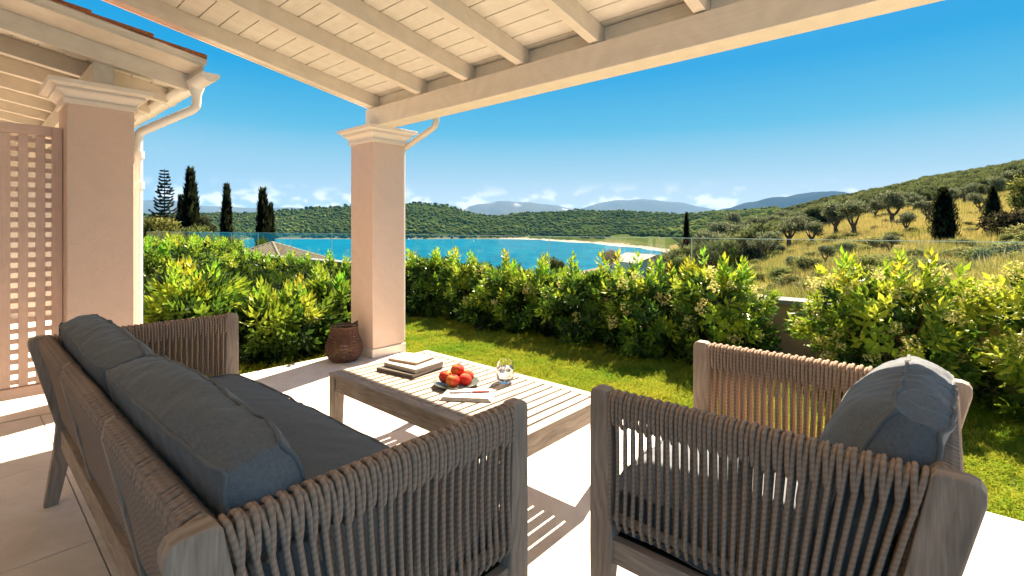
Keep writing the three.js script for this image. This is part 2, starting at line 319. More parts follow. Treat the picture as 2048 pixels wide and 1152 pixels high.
// ---------------------------------------------------------------- lawn
const LY = -0.055;
const lawnH = (x, z) => LY + 0.018 * noise(x * 0.9, z * 0.9, 3) + 0.01 * noise(x * 3, z * 3, 8);
{
  const g = new THREE.PlaneGeometry(6.2, 34, 62, 240); g.rotateX(-Math.PI / 2); g.translate(2.05, 0, -9.9);
  const p = g.attributes.position, c = new Float32Array(p.count * 3), uv = g.attributes.uv;
  for (let i = 0; i < p.count; i++) {
    const x = p.getX(i), z = p.getZ(i); p.setY(i, (x < 2.95 && z > -4.45) || (x < 0.96 && z > -9.7) ? -0.14 : lawnH(x, z));
    const n = 0.5 + 0.8 * fbm(x * 1.3, z * 1.3, 4, 3); c[i * 3] = lerp(0.06, 0.13, n); c[i * 3 + 1] = lerp(0.085, 0.14, n); c[i * 3 + 2] = lerp(0.018, 0.03, n); uv.setXY(i, x * 1.5, z * 1.5);
  }
  g.setAttribute('color', new THREE.BufferAttribute(c, 3)); g.computeVertexNormals();
  struct('lawn', g, std('lawn soil', col(1, 1, 1), { specularIntensity: 0, vertexColors: true, map: T.soil, roughness: 1 }));
}
{
  const R = rng(31), blades = [];
  const mk = () => { // one tuft of bent blades
    const pos = [];
    for (let b = 0; b < 14; b++) {
      const a = R() * 6.28, l = 0.022 + R() * 0.026, w = 0.0016 + R() * 0.0012, ox = (R() - 0.5) * 0.05, oz = (R() - 0.5) * 0.05, lean = 0.25 + R() * 0.9;
      const dx = Math.cos(a), dz = Math.sin(a), px = -dz * w, pz = dx * w;
      const b0 = [ox - px, 0, oz - pz], b1 = [ox + px, 0, oz + pz], m0 = [ox + dx * l * lean * 0.35 - px * .8, l * 0.62, oz + dz * l * lean * 0.35 - pz * .8], m1 = [ox + dx * l * lean * 0.35 + px * .8, l * 0.62, oz + dz * l * lean * 0.35 + pz * .8], tp = [ox + dx * l * lean, l * (1 - 0.25 * lean), oz + dz * l * lean];
      pos.push(...b0, ...b1, ...m1, ...b0, ...m1, ...m0, ...m0, ...m1, ...tp);
    }
    const g = new THREE.BufferGeometry(); g.setAttribute('position', new THREE.Float32BufferAttribute(pos, 3)); g.computeVertexNormals(); return g;
  };
  const g = mk(), m = std('grass blade', col(1, 1, 1), { roughness: 1, specularIntensity: 0.08, transmission: 0.35, thickness: 0, side: THREE.DoubleSide });
  const list = [], Mx = new THREE.Matrix4(), C = [];
  const q = new THREE.Quaternion(), up = V(0, 1, 0);
  const add = (x, z, s) => {
    q.setFromAxisAngle(up, R() * 6.28); list.push(Mx.clone().compose(V(x, lawnH(x, z) - 0.003, z), q, V(s, s * (0.75 + R() * 0.5), s)));
    const n = clamp(0.5 + 1.1 * fbm(x * 1.6, z * 1.6, 9, 3) + (R() - 0.5) * 0.6); C.push(col(lerp(0.14, 0.40, n), lerp(0.27, 0.38, n), lerp(0.015, 0.034, n)));
  };
  for (let i = 0; i < 26000; i++) { const x = 2.95 + R() * 2.1, z = -7.5 + R() * 9.5; add(x, z, 0.85 + R() * 0.5); }
  for (let i = 0; i < 10000; i++) { const x = 1.0 + R() * 4.0, z = -12 + R() * 7.5; add(x, z, 1.1 + R() * 0.6); }
  const im = new THREE.InstancedMesh(g, m, list.length); im.name = 'grass';
  list.forEach((a, i) => { im.setMatrixAt(i, a); im.setColorAt(i, C[i]); });
  im.castShadow = im.receiveShadow = true; scene.add(tag(im, 'short green lawn grass between the terrace and the hedge', 'grass', null, 'stuff'));
}

// ---------------------------------------------------------------- the land round the bay
const SEA = -25;
const yh = (y, d) => H - (y - HOR) * d / FOC;               // height of something seen at picture row y and at depth d
const ridge = (y, d = 1700) => [[d, yh(y, d)], [d * 1.4, -60]];
const LAND = [
  [-900, [[5, -1], [40, -5], [150, -10], [400, -16], [900, -14], ...ridge(425)]],
  [300, [[5, -1], [30, -4.5], [100, -9], [300, -18], [800, -18], [1250, -12], ...ridge(429)]],
  [478, [[5, -1], [40, -6], [120, -13], [280, -23], [330, -24], [900, -22], [1270, -23.5], [1330, -19], ...ridge(425)]],
  [500, [[5, -1], [40, -6], [120, -14], [250, -24], [285, -25.5], [320, -28], [1275, -28], [1292, -24], [1350, -16], ...ridge(423)]],
  [600, [[5, -1], [40, -6], [120, -14], [250, -24], [285, -25.5], [320, -28], [1275, -28], [1290, -24], [1350, -14], ...ridge(417)]],
  [700, [[5, -1], [40, -6], [120, -14], [250, -24], [285, -25.5], [320, -28], [1275, -28], [1290, -24], [1350, -10], ...ridge(410)]],
  [800, [[5, -1], [40, -6], [120, -14], [250, -24], [285, -25.5], [320, -28], [1275, -28], [1290, -24], [1350, -8], ...ridge(404)]],
  [838, [[5, -1], [40, -6], [120, -14], [250, -24], [285, -25.5], [320, -28], [1275, -28], [1290, -24], [1350, -8], ...ridge(402.5)]],
  [895, [[5, -1], [40, -6], [120, -14], [250, -24], [285, -25.5], [320, -28], [1275, -28], [1290, -24], [1350, -10], ...ridge(411)]],
  [945, [[5, -1], [40, -6], [120, -14], [250, -24], [285, -25.5], [320, -28], [1275, -28], [1290, -24], [1350, -14], ...ridge(427)]],
  [990, [[5, -1], [40, -6], [120, -14], [250, -24], [285, -25.5], [320, -28], [1270, -28], [1285, -24], [1350, -14], ...ridge(432)]],
  [1050, [[5, -1], [40, -6], [120, -14], [250, -24], [285, -25.5], [320, -28], [1210, -28], [1235, -25], [1290, -23.6], [1400, -12], ...ridge(425)]],
  [1150, [[5, -1], [40, -6], [120, -13], [260, -23], [310, -25.5], [350, -28], [930, -28], [955, -25], [1040, -23.6], [1250, -17], [1350, -6], ...ridge(419, 1800)]],
  [1250, [[5, -1], [40, -5], [120, -11], [350, -23], [410, -25.5], [440, -28], [690, -28], [717, -25], [790, -23.4], [1000, -17.5], [1250, -8], ...ridge(421, 1750)]],
  [1300, [[5, -1], [40, -4.5], [120, -10], [380, -23], [450, -25.5], [480, -27], [590, -27], [612, -25], [680, -23.3], [900, -17], [1150, -7], ...ridge(425)]],
  [1345, [[5, -1], [40, -4.5], [100, -8.5], [300, -18], [480, -23.5], [530, -24.2], [560, -23.6], [700, -19], [900, -12], [1150, -1], ...ridge(427, 1650)]],
  [1420, [[5, -1], [30, -3.4], [60, -5.5], [150, -8], [300, -10], [500, -9], [800, -1.5], ...ridge(424, 1500)]],
  [1550, [[5, -1], [20, -2.4], [55, -2.2], [100, -2], [200, -0.8], [400, 6.5], [900, 31], ...ridge(418, 1400)]],
  [1650, [[5, -1], [20, -1.9], [55, -0.9], [80, 0.3], [140, 3.0], [300, 12], [600, 35], ...ridge(405, 1000)]],
  [1750, [[5, -1], [25, -1.3], [58, 0.4], [100, 3.4], [160, 8.2], [300, 20], [600, 44], ...ridge(391, 750)]],
  [1850, [[5, -1], [25, -0.9], [50, 0.5], [80, 3.0], [130, 7.5], [220, 19], [350, 33], ...ridge(374, 450)]],
  [1950, [[5, -1], [25, -0.5], [50, 0.9], [80, 3.6], [130, 9], [220, 23], [300, 33], ...ridge(354, 360)]],
  [2080, [[5, -1], [25, 0.1], [50, 2.3], [80, 5.4], [130, 12], [220, 29], ...ridge(336, 300)]],
  [2900, [[5, -1], [25, 0.5], [50, 3.0], [100, 9], [200, 27], ...ridge(315, 320)]],
];
for (const c of LAND) c[2] = c[1].map(([d, h]) => [Math.log(d), h]);
function colH(nodes, ld) {
  if (ld <= nodes[0][0]) return nodes[0][1];
  for (let i = 0; i + 1 < nodes.length; i++) if (ld <= nodes[i + 1][0]) { const a = nodes[i], b = nodes[i + 1], t = (ld - a[0]) / (b[0] - a[0]); return lerp(a[1], b[1], t); }
  return nodes[nodes.length - 1][1];
}
function landRaw(px, d) {
  const ld = Math.log(Math.max(d, 1)), q = clamp(px, LAND[0][0], LAND[LAND.length - 1][0]);
  let i = 0; while (i < LAND.length - 2 && LAND[i + 1][0] < q) i++;
  return lerp(colH(LAND[i][2], ld), colH(LAND[i + 1][2], ld), clamp((q - LAND[i][0]) / (LAND[i + 1][0] - LAND[i][0])));
}
const place = (px, d) => { const l = (px - 1024) / FOC * d; return [d * FX + l * RX, d * FZ + l * RZ]; };  // where a sight line stands at a depth
function land(px, d) {
  const [x, z] = place(px, d), h = landRaw(px, d), w = h < -22.5 ? 0.2 : 1;
  return h + w * (0.45 * fbm(x / 22, z / 22, 1, 3) * smooth(12, 60, d) + 7 * fbm(x / 160, z / 160, 2, 4) * smooth(250, 1100, d));
}
function footOf(px, y, dmin = 12, dmax = 1500) { // depth at which the ground is seen at that row
  for (let d = dmin; d < dmax; d *= 1.01) if (HOR + (H - land(px, d)) * FOC / d <= y) return d;
  return dmax;
}
{
  const NP = 620, ND = 190, pos = [], colr = [], uv = [], idx = [];
  const a0 = Math.atan((-900 - 1024) / FOC), a1 = Math.atan((2900 - 1024) / FOC);
  for (let i = 0; i <= NP; i++) {
    const px = 1024 + FOC * Math.tan(lerp(a0, a1, i / NP));
    for (let j = 0; j <= ND; j++) {
      const d = 5 * Math.pow(2450 / 5, j / ND), [x, z] = place(px, d), h = land(px, d);
      pos.push(x, h, z); uv.push(x / 6, z / 6);
      const n = clamp(0.5 + 0.9 * fbm(x / 14, z / 14, 5, 4)), m = clamp(0.5 + 1.1 * fbm(x / 60, z / 60, 6, 3));
      let c = [lerp(0.20, 0.33, n), lerp(0.155, 0.25, n), lerp(0.062, 0.10, n)];                       // dry grass
      const green = clamp(smooth(0.45, 0.75, m) * 0.7 + smooth(2.5, 7, h) * 0.75 * (px > 1600 ? 1 : 0.4));
      c = [lerp(c[0], 0.26, green), lerp(c[1], 0.25, green), lerp(c[2], 0.035, green)];
      const wood = px < 1500 ? smooth(700, 1150, d) : smooth(170, 420, d) * 0.8;
      c = [lerp(c[0], 0.035, wood), lerp(c[1], 0.06, wood), lerp(c[2], 0.014, wood)];
      if (px < 1340) { const k = smooth(30, 90, d) * (1 - smooth(700, 1150, d)); c = [lerp(c[0], 0.10, k), lerp(c[1], 0.12, k), lerp(c[2], 0.045, k)]; }
      if (px > 1040 && px < 1400 && h > -20.5 && h < -5 && d > 650) c = [0.055 + 0.03 * n, 0.085 + 0.03 * n, 0.02];  // meadow behind the beach
      if (h < -23.45 && d > 480 && px > 1000) c = [0.50, 0.44, 0.36];                                    // sand
      else if (h < -23.2) c = [0.30, 0.25, 0.19];                                                      // rocky shore
      colr.push(...c);
      if (i < NP && j < ND) { const k = i * (ND + 1) + j; idx.push(k, k + 1, k + ND + 1, k + 1, k + ND + 2, k + ND + 1); }
    }
  }
  const g = new THREE.BufferGeometry();
  g.setAttribute('position', new THREE.Float32BufferAttribute(pos, 3)); g.setAttribute('color', new THREE.Float32BufferAttribute(colr, 3)); g.setAttribute('uv', new THREE.Float32BufferAttribute(uv, 2));
  g.setIndex(idx); g.computeVertexNormals();
  const n = g.attributes.normal; if (n.getY(ND + 5) < 0) { for (let i = 0; i < idx.length; i += 3) [idx[i + 1], idx[i + 2]] = [idx[i + 2], idx[i + 1]]; g.setIndex(idx); g.computeVertexNormals(); }
  struct('hillside_ground', g, std('dry hillside', col(1, 1, 1), { specularIntensity: 0, vertexColors: true, map: T.soil, roughness: 1 }));
}
{
  const g = new THREE.RingGeometry(150, 42000, 160, 60); const p = g.attributes.position, uv = g.attributes.uv;
  for (let i = 0; i < p.count; i++) { const x = p.getX(i), y = p.getY(i), r = Math.hypot(x, y), q = 150 * Math.pow(280, Math.log(r / 150) / Math.log(280)); p.setXY(i, x * q / r, y * q / r); }
  g.rotateX(-Math.PI / 2); g.translate(0, SEA, 0);
  for (let i = 0; i < p.count; i++) uv.setXY(i, p.getX(i) / 30, p.getZ(i) / 30);
  g.computeVertexNormals();
  const streaks = rep(tex(512, 512, (u, v) => { const k = 0.90 + 0.30 * per(u, v * 3, 8, 61, 5) + 0.12 * per(u, v, 40, 62, 3); return [k, k, lerp(1, k, 0.6)]; }), 0.07, 0.07), wb = tex(256, 256, (u, v) => 0.5 + 0.45 * per(u, v, 16, 5, 4), false);
  struct('sea', g, std('bay water', col(0.0, 0.118, 0.190), { map: streaks, roughness: 0.5, specularIntensity: 0.02, bumpMap: wb, bumpScale: 0.5 }));
}
// far mountains: ridges with real depth, faded by the air
function mountain(label, d, pts, base, depth, seed, snow, group) {
  const NX = 150, NZ = 26, pos = [], colr = [], idx = [];
  for (let i = 0; i <= NX; i++) for (let j = 0; j <= NZ; j++) {
    const px = lerp(pts[0][0], pts[pts.length - 1][0], i / NX); let k = 0; while (k < pts.length - 2 && pts[k + 1][0] < px) k++;
    let t = clamp((px - pts[k][0]) / (pts[k + 1][0] - pts[k][0])); t = t * t * (3 - 2 * t) * 0.6 + t * 0.4;
    const peak = yh(lerp(pts[k][1], pts[k + 1][1], t), d), s = j / NZ, dd = d - depth + 2 * depth * s, [x, z] = place(px, dd), up = Math.pow(Math.sin(Math.PI * s), 1.1);
    const n = fbm(x / (d * 0.045), z / (d * 0.045), seed, 5);
    const h = SEA - 30 + (peak - SEA + 30) * up * (1 + 0.30 * n * (1 - up * 0.72));
    pos.push(x, h, z);
    const sn = snow ? smooth(0.10, 0.34, fbm(x / 700, z / 700, 9, 4)) * smooth(0.72, 0.92, h / peak) : 0;
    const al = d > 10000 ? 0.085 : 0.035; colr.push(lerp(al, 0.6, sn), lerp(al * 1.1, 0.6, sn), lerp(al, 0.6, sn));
    if (i < NX && j < NZ) { const a = i * (NZ + 1) + j; idx.push(a, a + NZ + 1, a + 1, a + 1, a + NZ + 1, a + NZ + 2); }
  }
  const g = new THREE.BufferGeometry(); g.setAttribute('position', new THREE.Float32BufferAttribute(pos, 3)); g.setAttribute('color', new THREE.Float32BufferAttribute(colr, 3)); g.setIndex(idx); g.computeVertexNormals();
  const m = struct('mountain', g, std('mountain', col(1, 1, 1), { specularIntensity: 0, vertexColors: true, roughness: 1, side: THREE.DoubleSide }));
}
mountain('', 9000, [[1380, 440], [1450, 418], [1500, 404], [1560, 393], [1620, 386], [1680, 384], [1740, 392], [1850, 402], [2000, 420], [2150, 440]], 0, 1500, 3, false);
mountain('', 14000, [[850, 440], [910, 420], [960, 408], [1010, 404], [1050, 405], [1100, 411], [1160, 420], [1250, 440]], 0, 4000, 4, true);
mountain('', 15500, [[1080, 440], [1150, 419], [1200, 407], [1240, 400], [1300, 400], [1350, 405], [1410, 416], [1480, 440]], 0, 4000, 5, false);
mountain('', 14500, [[120, 440], [260, 404], [330, 398], [400, 412], [440, 414], [520, 416], [580, 415], [640, 420], [700, 421], [800, 440]], 0, 4000, 6, false);

// ---------------------------------------------------------------- foliage builders
function leafGeo(l, w, fold = 0.18, curl = 0.15) { // one pointed leaf along +y, base at the origin
  const b = [0, 0, 0], L = [-w / 2, l * 0.5, fold * w], R = [w / 2, l * 0.5, fold * w], c = [0, l * 0.52, curl * l * 0.25], t = [0, l, -curl * l];
  return [b, c, L, b, R, c, L, c, t, c, R, t];
}
function fromTris(list) { const g = new THREE.BufferGeometry(); g.setAttribute('position', new THREE.Float32BufferAttribute(list.flat(), 3)); g.computeVertexNormals(); return g; }
const _q = new THREE.Quaternion(), _e = new THREE.Euler(), _v = new THREE.Vector3();
function bent(tris, pos, rx, ry, rz, s) { _e.set(rx, ry, rz, 'YXZ'); _q.setFromEuler(_e); return tris.map(p => { _v.set(...p).multiplyScalar(s).applyQuaternion(_q); return [_v.x + pos[0], _v.y + pos[1], _v.z + pos[2]]; }); }
function sprigGeo(seed, n, len, l, w, open0, open1) { // a shoot with leaves in a spiral, growing along +y
  const R = rng(seed), out = [];
  for (let i = 0; i < n; i++) {
    const t = i / (n - 1), a = i * 2.4 + R() * 0.4, tilt = lerp(open0, open1, t) * (0.85 + R() * 0.3), s = lerp(1, 0.62, t) * (0.8 + R() * 0.35);
    out.push(...bent(leafGeo(l, w), [0, len * t, 0], tilt, a, 0, s));
  }
  for (const r of [0, 1.57]) { const w2 = 0.0035, c = Math.cos(r) * w2, s = Math.sin(r) * w2; out.push([-c, -len * 0.5, -s], [c, -len * 0.5, s], [0, len, 0]); }
  return fromTris(out);
}
function crownGeo(seed, lobes, n, size, o = {}) { // leaf clumps through the volume of several lobes; normals lean outwards
  const R = rng(seed), pos = [], nor = [], tot = lobes.reduce((s, l) => s + l[3] ** 2, 0);
  for (const [cx, cy, cz, r, ky = 0.8] of lobes) {
    const k = Math.round(n * r * r / tot);
    for (let i = 0; i < k; i++) {
      const u = R() * 2 - 1, a = R() * 6.283, s = Math.sqrt(1 - u * u), rad = r * Math.pow(R(), 0.42) * (0.82 + 0.36 * R());
      const d = [s * Math.cos(a), u, s * Math.sin(a)], c = [cx + d[0] * rad, cy + d[1] * rad * ky, cz + d[2] * rad];
      for (let f = 0; f < (o.per ?? 3); f++) {
        const l = size * (0.6 + R() * 0.8), w = l * (o.aspect ?? 0.38), al = V(R() - 0.5 + d[0] * 0.5, R() - 0.5 + (o.lift ?? 0.2), R() - 0.5 + d[2] * 0.5).normalize(), sd = V(R() - 0.5, R() - 0.5, R() - 0.5).cross(al).normalize();
        const p = [c[0] + (R() - .5) * size, c[1] + (R() - .5) * size, c[2] + (R() - .5) * size];
        pos.push(p[0] - sd.x * w / 2, p[1] - sd.y * w / 2, p[2] - sd.z * w / 2, p[0] + sd.x * w / 2, p[1] + sd.y * w / 2, p[2] + sd.z * w / 2, p[0] + al.x * l, p[1] + al.y * l, p[2] + al.z * l);
        const fn = V().copy(sd).cross(al), o2 = V(d[0], d[1] + 0.25, d[2]); if (fn.dot(o2) < 0) fn.negate(); fn.lerp(o2.normalize(), 0.55).normalize();
        for (let q = 0; q < 3; q++) nor.push(fn.x, fn.y, fn.z);
      }
    }
  }
  const g = new THREE.BufferGeometry(); g.setAttribute('position', new THREE.Float32BufferAttribute(pos, 3)); g.setAttribute('normal', new THREE.Float32BufferAttribute(nor, 3)); return g;
}
const leafMat = (name, c, tr = 0.4, o = {}) => std(name, c, { roughness: 1, transmission: tr, thickness: 0, side: THREE.DoubleSide, specularIntensity: 0.08, ...o });
M.leaf = leafMat('glossy leaf', col(1, 1, 1), 0.42, { clearcoat: 0.3, clearcoatRoughness: 0.25, specularIntensity: 0.15 });
M.blossom = leafMat('cream blossom', col(0.66, 0.64, 0.24), 0.4);
M.olive = leafMat('olive leaf', col(0.20, 0.235, 0.125), 0.35);
M.oliveDark = leafMat('olive leaf in the wood', col(0.12, 0.155, 0.06), 0.3);
M.cypress = leafMat('cypress leaf', col(0.042, 0.056, 0.02), 0.25);
M.fir = leafMat('fir needle', col(0.042, 0.058, 0.036), 0.2);
M.stem = std('stem', col(0.16, 0.11, 0.07), { roughness: 1 });

// far woods: one mass of crowns
{
  const R = rng(41), ico = mergeVertices(new THREE.IcosahedronGeometry(1, 2).deleteAttribute('uv').deleteAttribute('normal')), p = ico.attributes.position;
  for (let i = 0; i < p.count; i++) { const x = p.getX(i), y = p.getY(i), z = p.getZ(i), k = 1 + 0.55 * fbm(x * 1.7, y * 1.7, z * 1.7 + 3, 3); p.setXYZ(i, x * k, y * k * 0.8, z * k); }
  ico.computeVertexNormals();
  const list = [], C = [], Q = new THREE.Quaternion(), up = V(0, 1, 0);
  for (let i = 0; i < 60000 && list.length < 26000; i++) {
    const px = lerp(-100, 1560, R()), d = 560 * Math.pow(2000 / 560, Math.pow(R(), 0.75)), h = land(px, d);
    if (h < -22.3 || (px > 1040 && px < 1395 && h < (px < 1220 ? -18.5 : -13.5) + 3 * noise(px / 20, d / 100))) continue;
    if (px < 478 && d < 1000 && R() < 0.6) continue;
    const [x, z] = place(px, d), dense = fbm(x / 90, z / 90, 12, 3), shore = h < -6 ? 1.25 : 1; if (dense < -0.22) continue;
    const s = (1.7 + R() * R() * 5.2) * shore * (d < 900 ? 0.8 : 1);
    Q.setFromAxisAngle(up, R() * 6.28); list.push(new THREE.Matrix4().compose(V(x, h + s * 0.35, z), Q, V(s, s * (0.75 + 0.5 * R()), s)));
    const t = clamp(0.5 + 1.0 * fbm(x / 120, z / 120, 17, 3) + (R() - 0.5) * 0.5) * (h < -9 ? 0.25 : 1); C.push(col(lerp(0.030, 0.135, t), lerp(0.052, 0.165, t), lerp(0.012, 0.034, t)));
  }
  const im = new THREE.InstancedMesh(ico, std('far wood', col(1, 1, 1), { specularIntensity: 0, roughness: 1 }), list.length); im.name = 'far_wood';
  list.forEach((a, i) => { im.setMatrixAt(i, a); im.setColorAt(i, C[i]); });
  scene.add(tag(im, 'green scrub and woodland covering the hills across the bay', 'woodland', null, 'stuff'));
}
const oliveShapes = [1, 2, 3, 4].map(s => { // a unit olive, 5 m tall: crown and trunk
  const R = rng(60 + s), lobes = [];
  for (let i = 0; i < 11; i++) { const a = R() * 6.28, r = 0.35 + R() * 1.25; lobes.push([Math.cos(a) * r, 2.7 + R() * 1.7 - r * 0.25, Math.sin(a) * r, 0.55 + R() * 0.5, 0.75]); }
  const crown = crownGeo(70 + s, lobes, 1500, 0.30, { aspect: 0.36, per: 2 });
  const lean = (R() - 0.5) * 0.8, k = 0.9 + R() * 0.4, parts = [];
  const limb = (pts, r0, r1) => { const c = new THREE.CatmullRomCurve3(pts.map(p => V(...p))), g = new THREE.TubeGeometry(c, 10, 1, 7), p = g.attributes.position; for (let i = 0; i < p.count; i++) { const t = Math.floor(i / 8) / 10, q = c.getPointAt(t), r = lerp(r0, r1, t) * (1 + 0.35 * noise(p.getX(i) * 3, p.getY(i) * 3, p.getZ(i) * 3 + s)); p.setXYZ(i, q.x + (p.getX(i) - q.x) * r, q.y + (p.getY(i) - q.y) * r, q.z + (p.getZ(i) - q.z) * r); } g.computeVertexNormals(); return g; };
  parts.push(limb([[0, -0.3, 0], [0.1 * k, 0.5, 0.05], [lean * 0.5, 1.2, 0.1], [lean * 0.6, 1.7, 0]], 0.36, 0.2));
  for (let i = 0; i < 4; i++) { const a = i * 1.57 + R(); parts.push(limb([[lean * 0.45, 1.2, 0.05], [lean * 0.5 + Math.cos(a) * 0.5, 1.9, Math.sin(a) * 0.5], [lean * 0.4 + Math.cos(a) * 1.0, 2.9, Math.sin(a) * 1.0]], 0.17, 0.05)); }
  return { crown, trunk: mergeGeometries(parts) };
});
{ // the olive wood on the slope behind the single trees
  const R = rng(43), kinds = oliveShapes.map(() => []), Q = new THREE.Quaternion(), up = V(0, 1, 0);
  for (let i = 0; i < 9000; i++) {
    const px = lerp(1345, 2350, R()), d = px < 1700 ? (px < 1545 ? 62 : 95) * Math.pow(1200 / (px < 1545 ? 62 : 95), R()) : 105 * Math.pow(420 / 105, R()), h = land(px, d), [x, z] = place(px, d);
    const open = px > 1520 && d < 118 + 60 * fbm(x / 30, z / 30, 2, 2); if (open) continue;
    if (h < -21 || fbm(x / 40, z / 40, 33, 2) < -0.2 || R() > (px < 1700 ? 0.72 : 0.42)) continue;
    const s = 0.9 + R() * 0.55; Q.setFromAxisAngle(up, R() * 6.28);
    kinds[i % 4].push(new THREE.Matrix4().compose(V(x, h - 1.2 * s, z), Q, V(s, s, s)));
  }
  const g = thing('olive_wood', 'dense grey-green olive wood climbing the hillside to the ridge', 'woodland'); g.userData.kind = 'stuff';
  kinds.forEach((l, k) => { const im = new THREE.InstancedMesh(oliveShapes[k].crown, M.oliveDark, l.length); im.name = 'crowns'; im.userData.kind = 'stuff'; l.forEach((a, i) => { im.setMatrixAt(i, a); const t = R(); im.setColorAt(i, col(0.8 + t * 0.8, 0.85 + t * 0.6, 0.8 + t * 0.5)); }); g.add(im); });
}
// single olives: column, row of the foot, row of the top
const OL = [[1706, 475, 400, 'olive tree with a forked trunk, centre of the dry grass slope'], [1674, 471, 405], [1578, 495, 430, 'olive tree with dark trunk nearest the bay end of the dry grass'], [1623, 494, 440], [1483, 521, 448, 'wide pale olive tree lowest on the slope, above the hedge'], [1786, 451, 383, 'tall two stemmed olive tree high on the yellow grass'], [1827, 424, 383], [1854, 446, 398, 'small olive tree just left of the dark clipped cypress'], [1752, 439, 400], [1657, 456, 410], [1960, 429, 386, 'olive tree between the two dark cypresses on the right'], [1588, 548, 511, 'young olive sapling low on the slope above the hedge'], [1560, 519, 490, 'small round green bush among the olives'], [1540, 478, 430], [1515, 488, 432], [1440, 500, 440, 'grey olive tree just right of the slender dark cypress'], [1620, 458, 415], [1905, 418, 376], [1930, 408, 366], [1985, 398, 352], [2025, 390, 340], [1600, 470, 424], [1530, 528, 462, 'olive tree low on the slope behind the yellow-tipped hedge'], [1650, 532, 488, 'short spreading olive nearest the hedge on the dry slope'], [1420, 540, 462], [1468, 470, 425], [1575, 460, 420], [1700, 520, 484, 'low twiggy olive on the lower slope right of centre'], [1780, 512, 470, 'low grey olive left of the fat dark cypress'], [1810, 470, 425]];
OL.forEach(([px, yb, yt, label], i) => {
  const d = footOf(px, yb), h = land(px, d), [x, z] = place(px, d), s = (yb - yt) * d / FOC / 4.75, k = oliveShapes[i % 4];
  const t = thing(i === 12 ? 'round_bush' : 'olive_tree', label || 'grey-green olive tree standing among others on the grassy hillside', i === 12 ? 'bush' : 'olive tree', [x, h, z], i * 1.9, label ? null : 'olive trees on the hillside');
  t.scale.set(s * 1.05, s, s * 1.05);
  part('crown', k.crown, M.olive, t); part('trunk', k.trunk, M.bark, t);
});
// slope scrub: small bushes
{
  const R = rng(47), ico = oliveShapes[1].crown, list = [];
  for (let i = 0; i < 480; i++) { const px = lerp(1330, 2100, R()), d = 14 * Math.pow(120 / 14, R()), h = land(px, d), [x, z] = place(px, d); if (x < 6.5 || fbm(x / 12, z / 12, 5, 2) < (px > 1600 ? 0.02 : -0.12)) continue; const s = 0.14 + R() * R() * 0.5; list.push(new THREE.Matrix4().compose(V(x, h - s * 1.75 * 0.8, z), new THREE.Quaternion().setFromAxisAngle(V(0, 1, 0), R() * 6), V(s * (1 + R() * 0.6), s * 0.8, s * (1 + R() * 0.6)))); }
  const im = new THREE.InstancedMesh(ico, M.olive, list.length); im.name = 'low_scrub'; list.forEach((a, i) => { im.setMatrixAt(i, a); const t = R(); im.setColorAt(i, col(0.9 + t, 0.95 + t * 0.6, 0.6 + t * 0.4)); });
  scene.add(tag(im, 'low scrub and dry bushes dotted over the grass slope', 'scrub', null, 'stuff'));
}
{ // dry grass tufts that break up the slope
  const R = rng(48), pos = [], list = [], C = [];
  for (let b = 0; b < 16; b++) { const a = R() * 6.28, l = 0.18 + R() * 0.22, w = 0.012, ox = (R() - .5) * 0.3, oz = (R() - .5) * 0.3, k = 0.2 + R() * 0.6; pos.push(ox - Math.sin(a) * w, 0, oz + Math.cos(a) * w, ox + Math.sin(a) * w, 0, oz - Math.cos(a) * w, ox + Math.cos(a) * l * k, l, oz + Math.sin(a) * l * k); }
  const g = new THREE.BufferGeometry(); g.setAttribute('position', new THREE.Float32BufferAttribute(pos, 3)); g.computeVertexNormals();
  for (let i = 0; i < 60000 && list.length < 17000; i++) {
    const px = lerp(1400, 2150, R()), d = 12 * Math.pow(130 / 12, R()), [x, z] = place(px, d); if (x < 6 || fbm(x / 7, z / 7, 3, 3) < -0.12) continue;
    const s = 0.7 + R() * 1.1 + d / 60; list.push(new THREE.Matrix4().compose(V(x, land(px, d) - 0.03, z), new THREE.Quaternion().setFromAxisAngle(V(0, 1, 0), R() * 6), V(s, s * (0.7 + R() * 0.6), s)));
    const t = clamp(0.5 + fbm(x / 9, z / 9, 7, 3) + (R() - .5) * 0.8); C.push(col(lerp(0.30, 0.58, t), lerp(0.30, 0.45, t), lerp(0.07, 0.16, t)));
  }
  const im = new THREE.InstancedMesh(g, leafMat('dry grass', col(1, 1, 1), 0.3), list.length); im.name = 'dry_grass'; list.forEach((a, i) => { im.setMatrixAt(i, a); im.setColorAt(i, C[i]); });
  scene.add(tag(im, 'dry golden grass covering the slope under the olive trees', 'grass', null, 'stuff'));
}
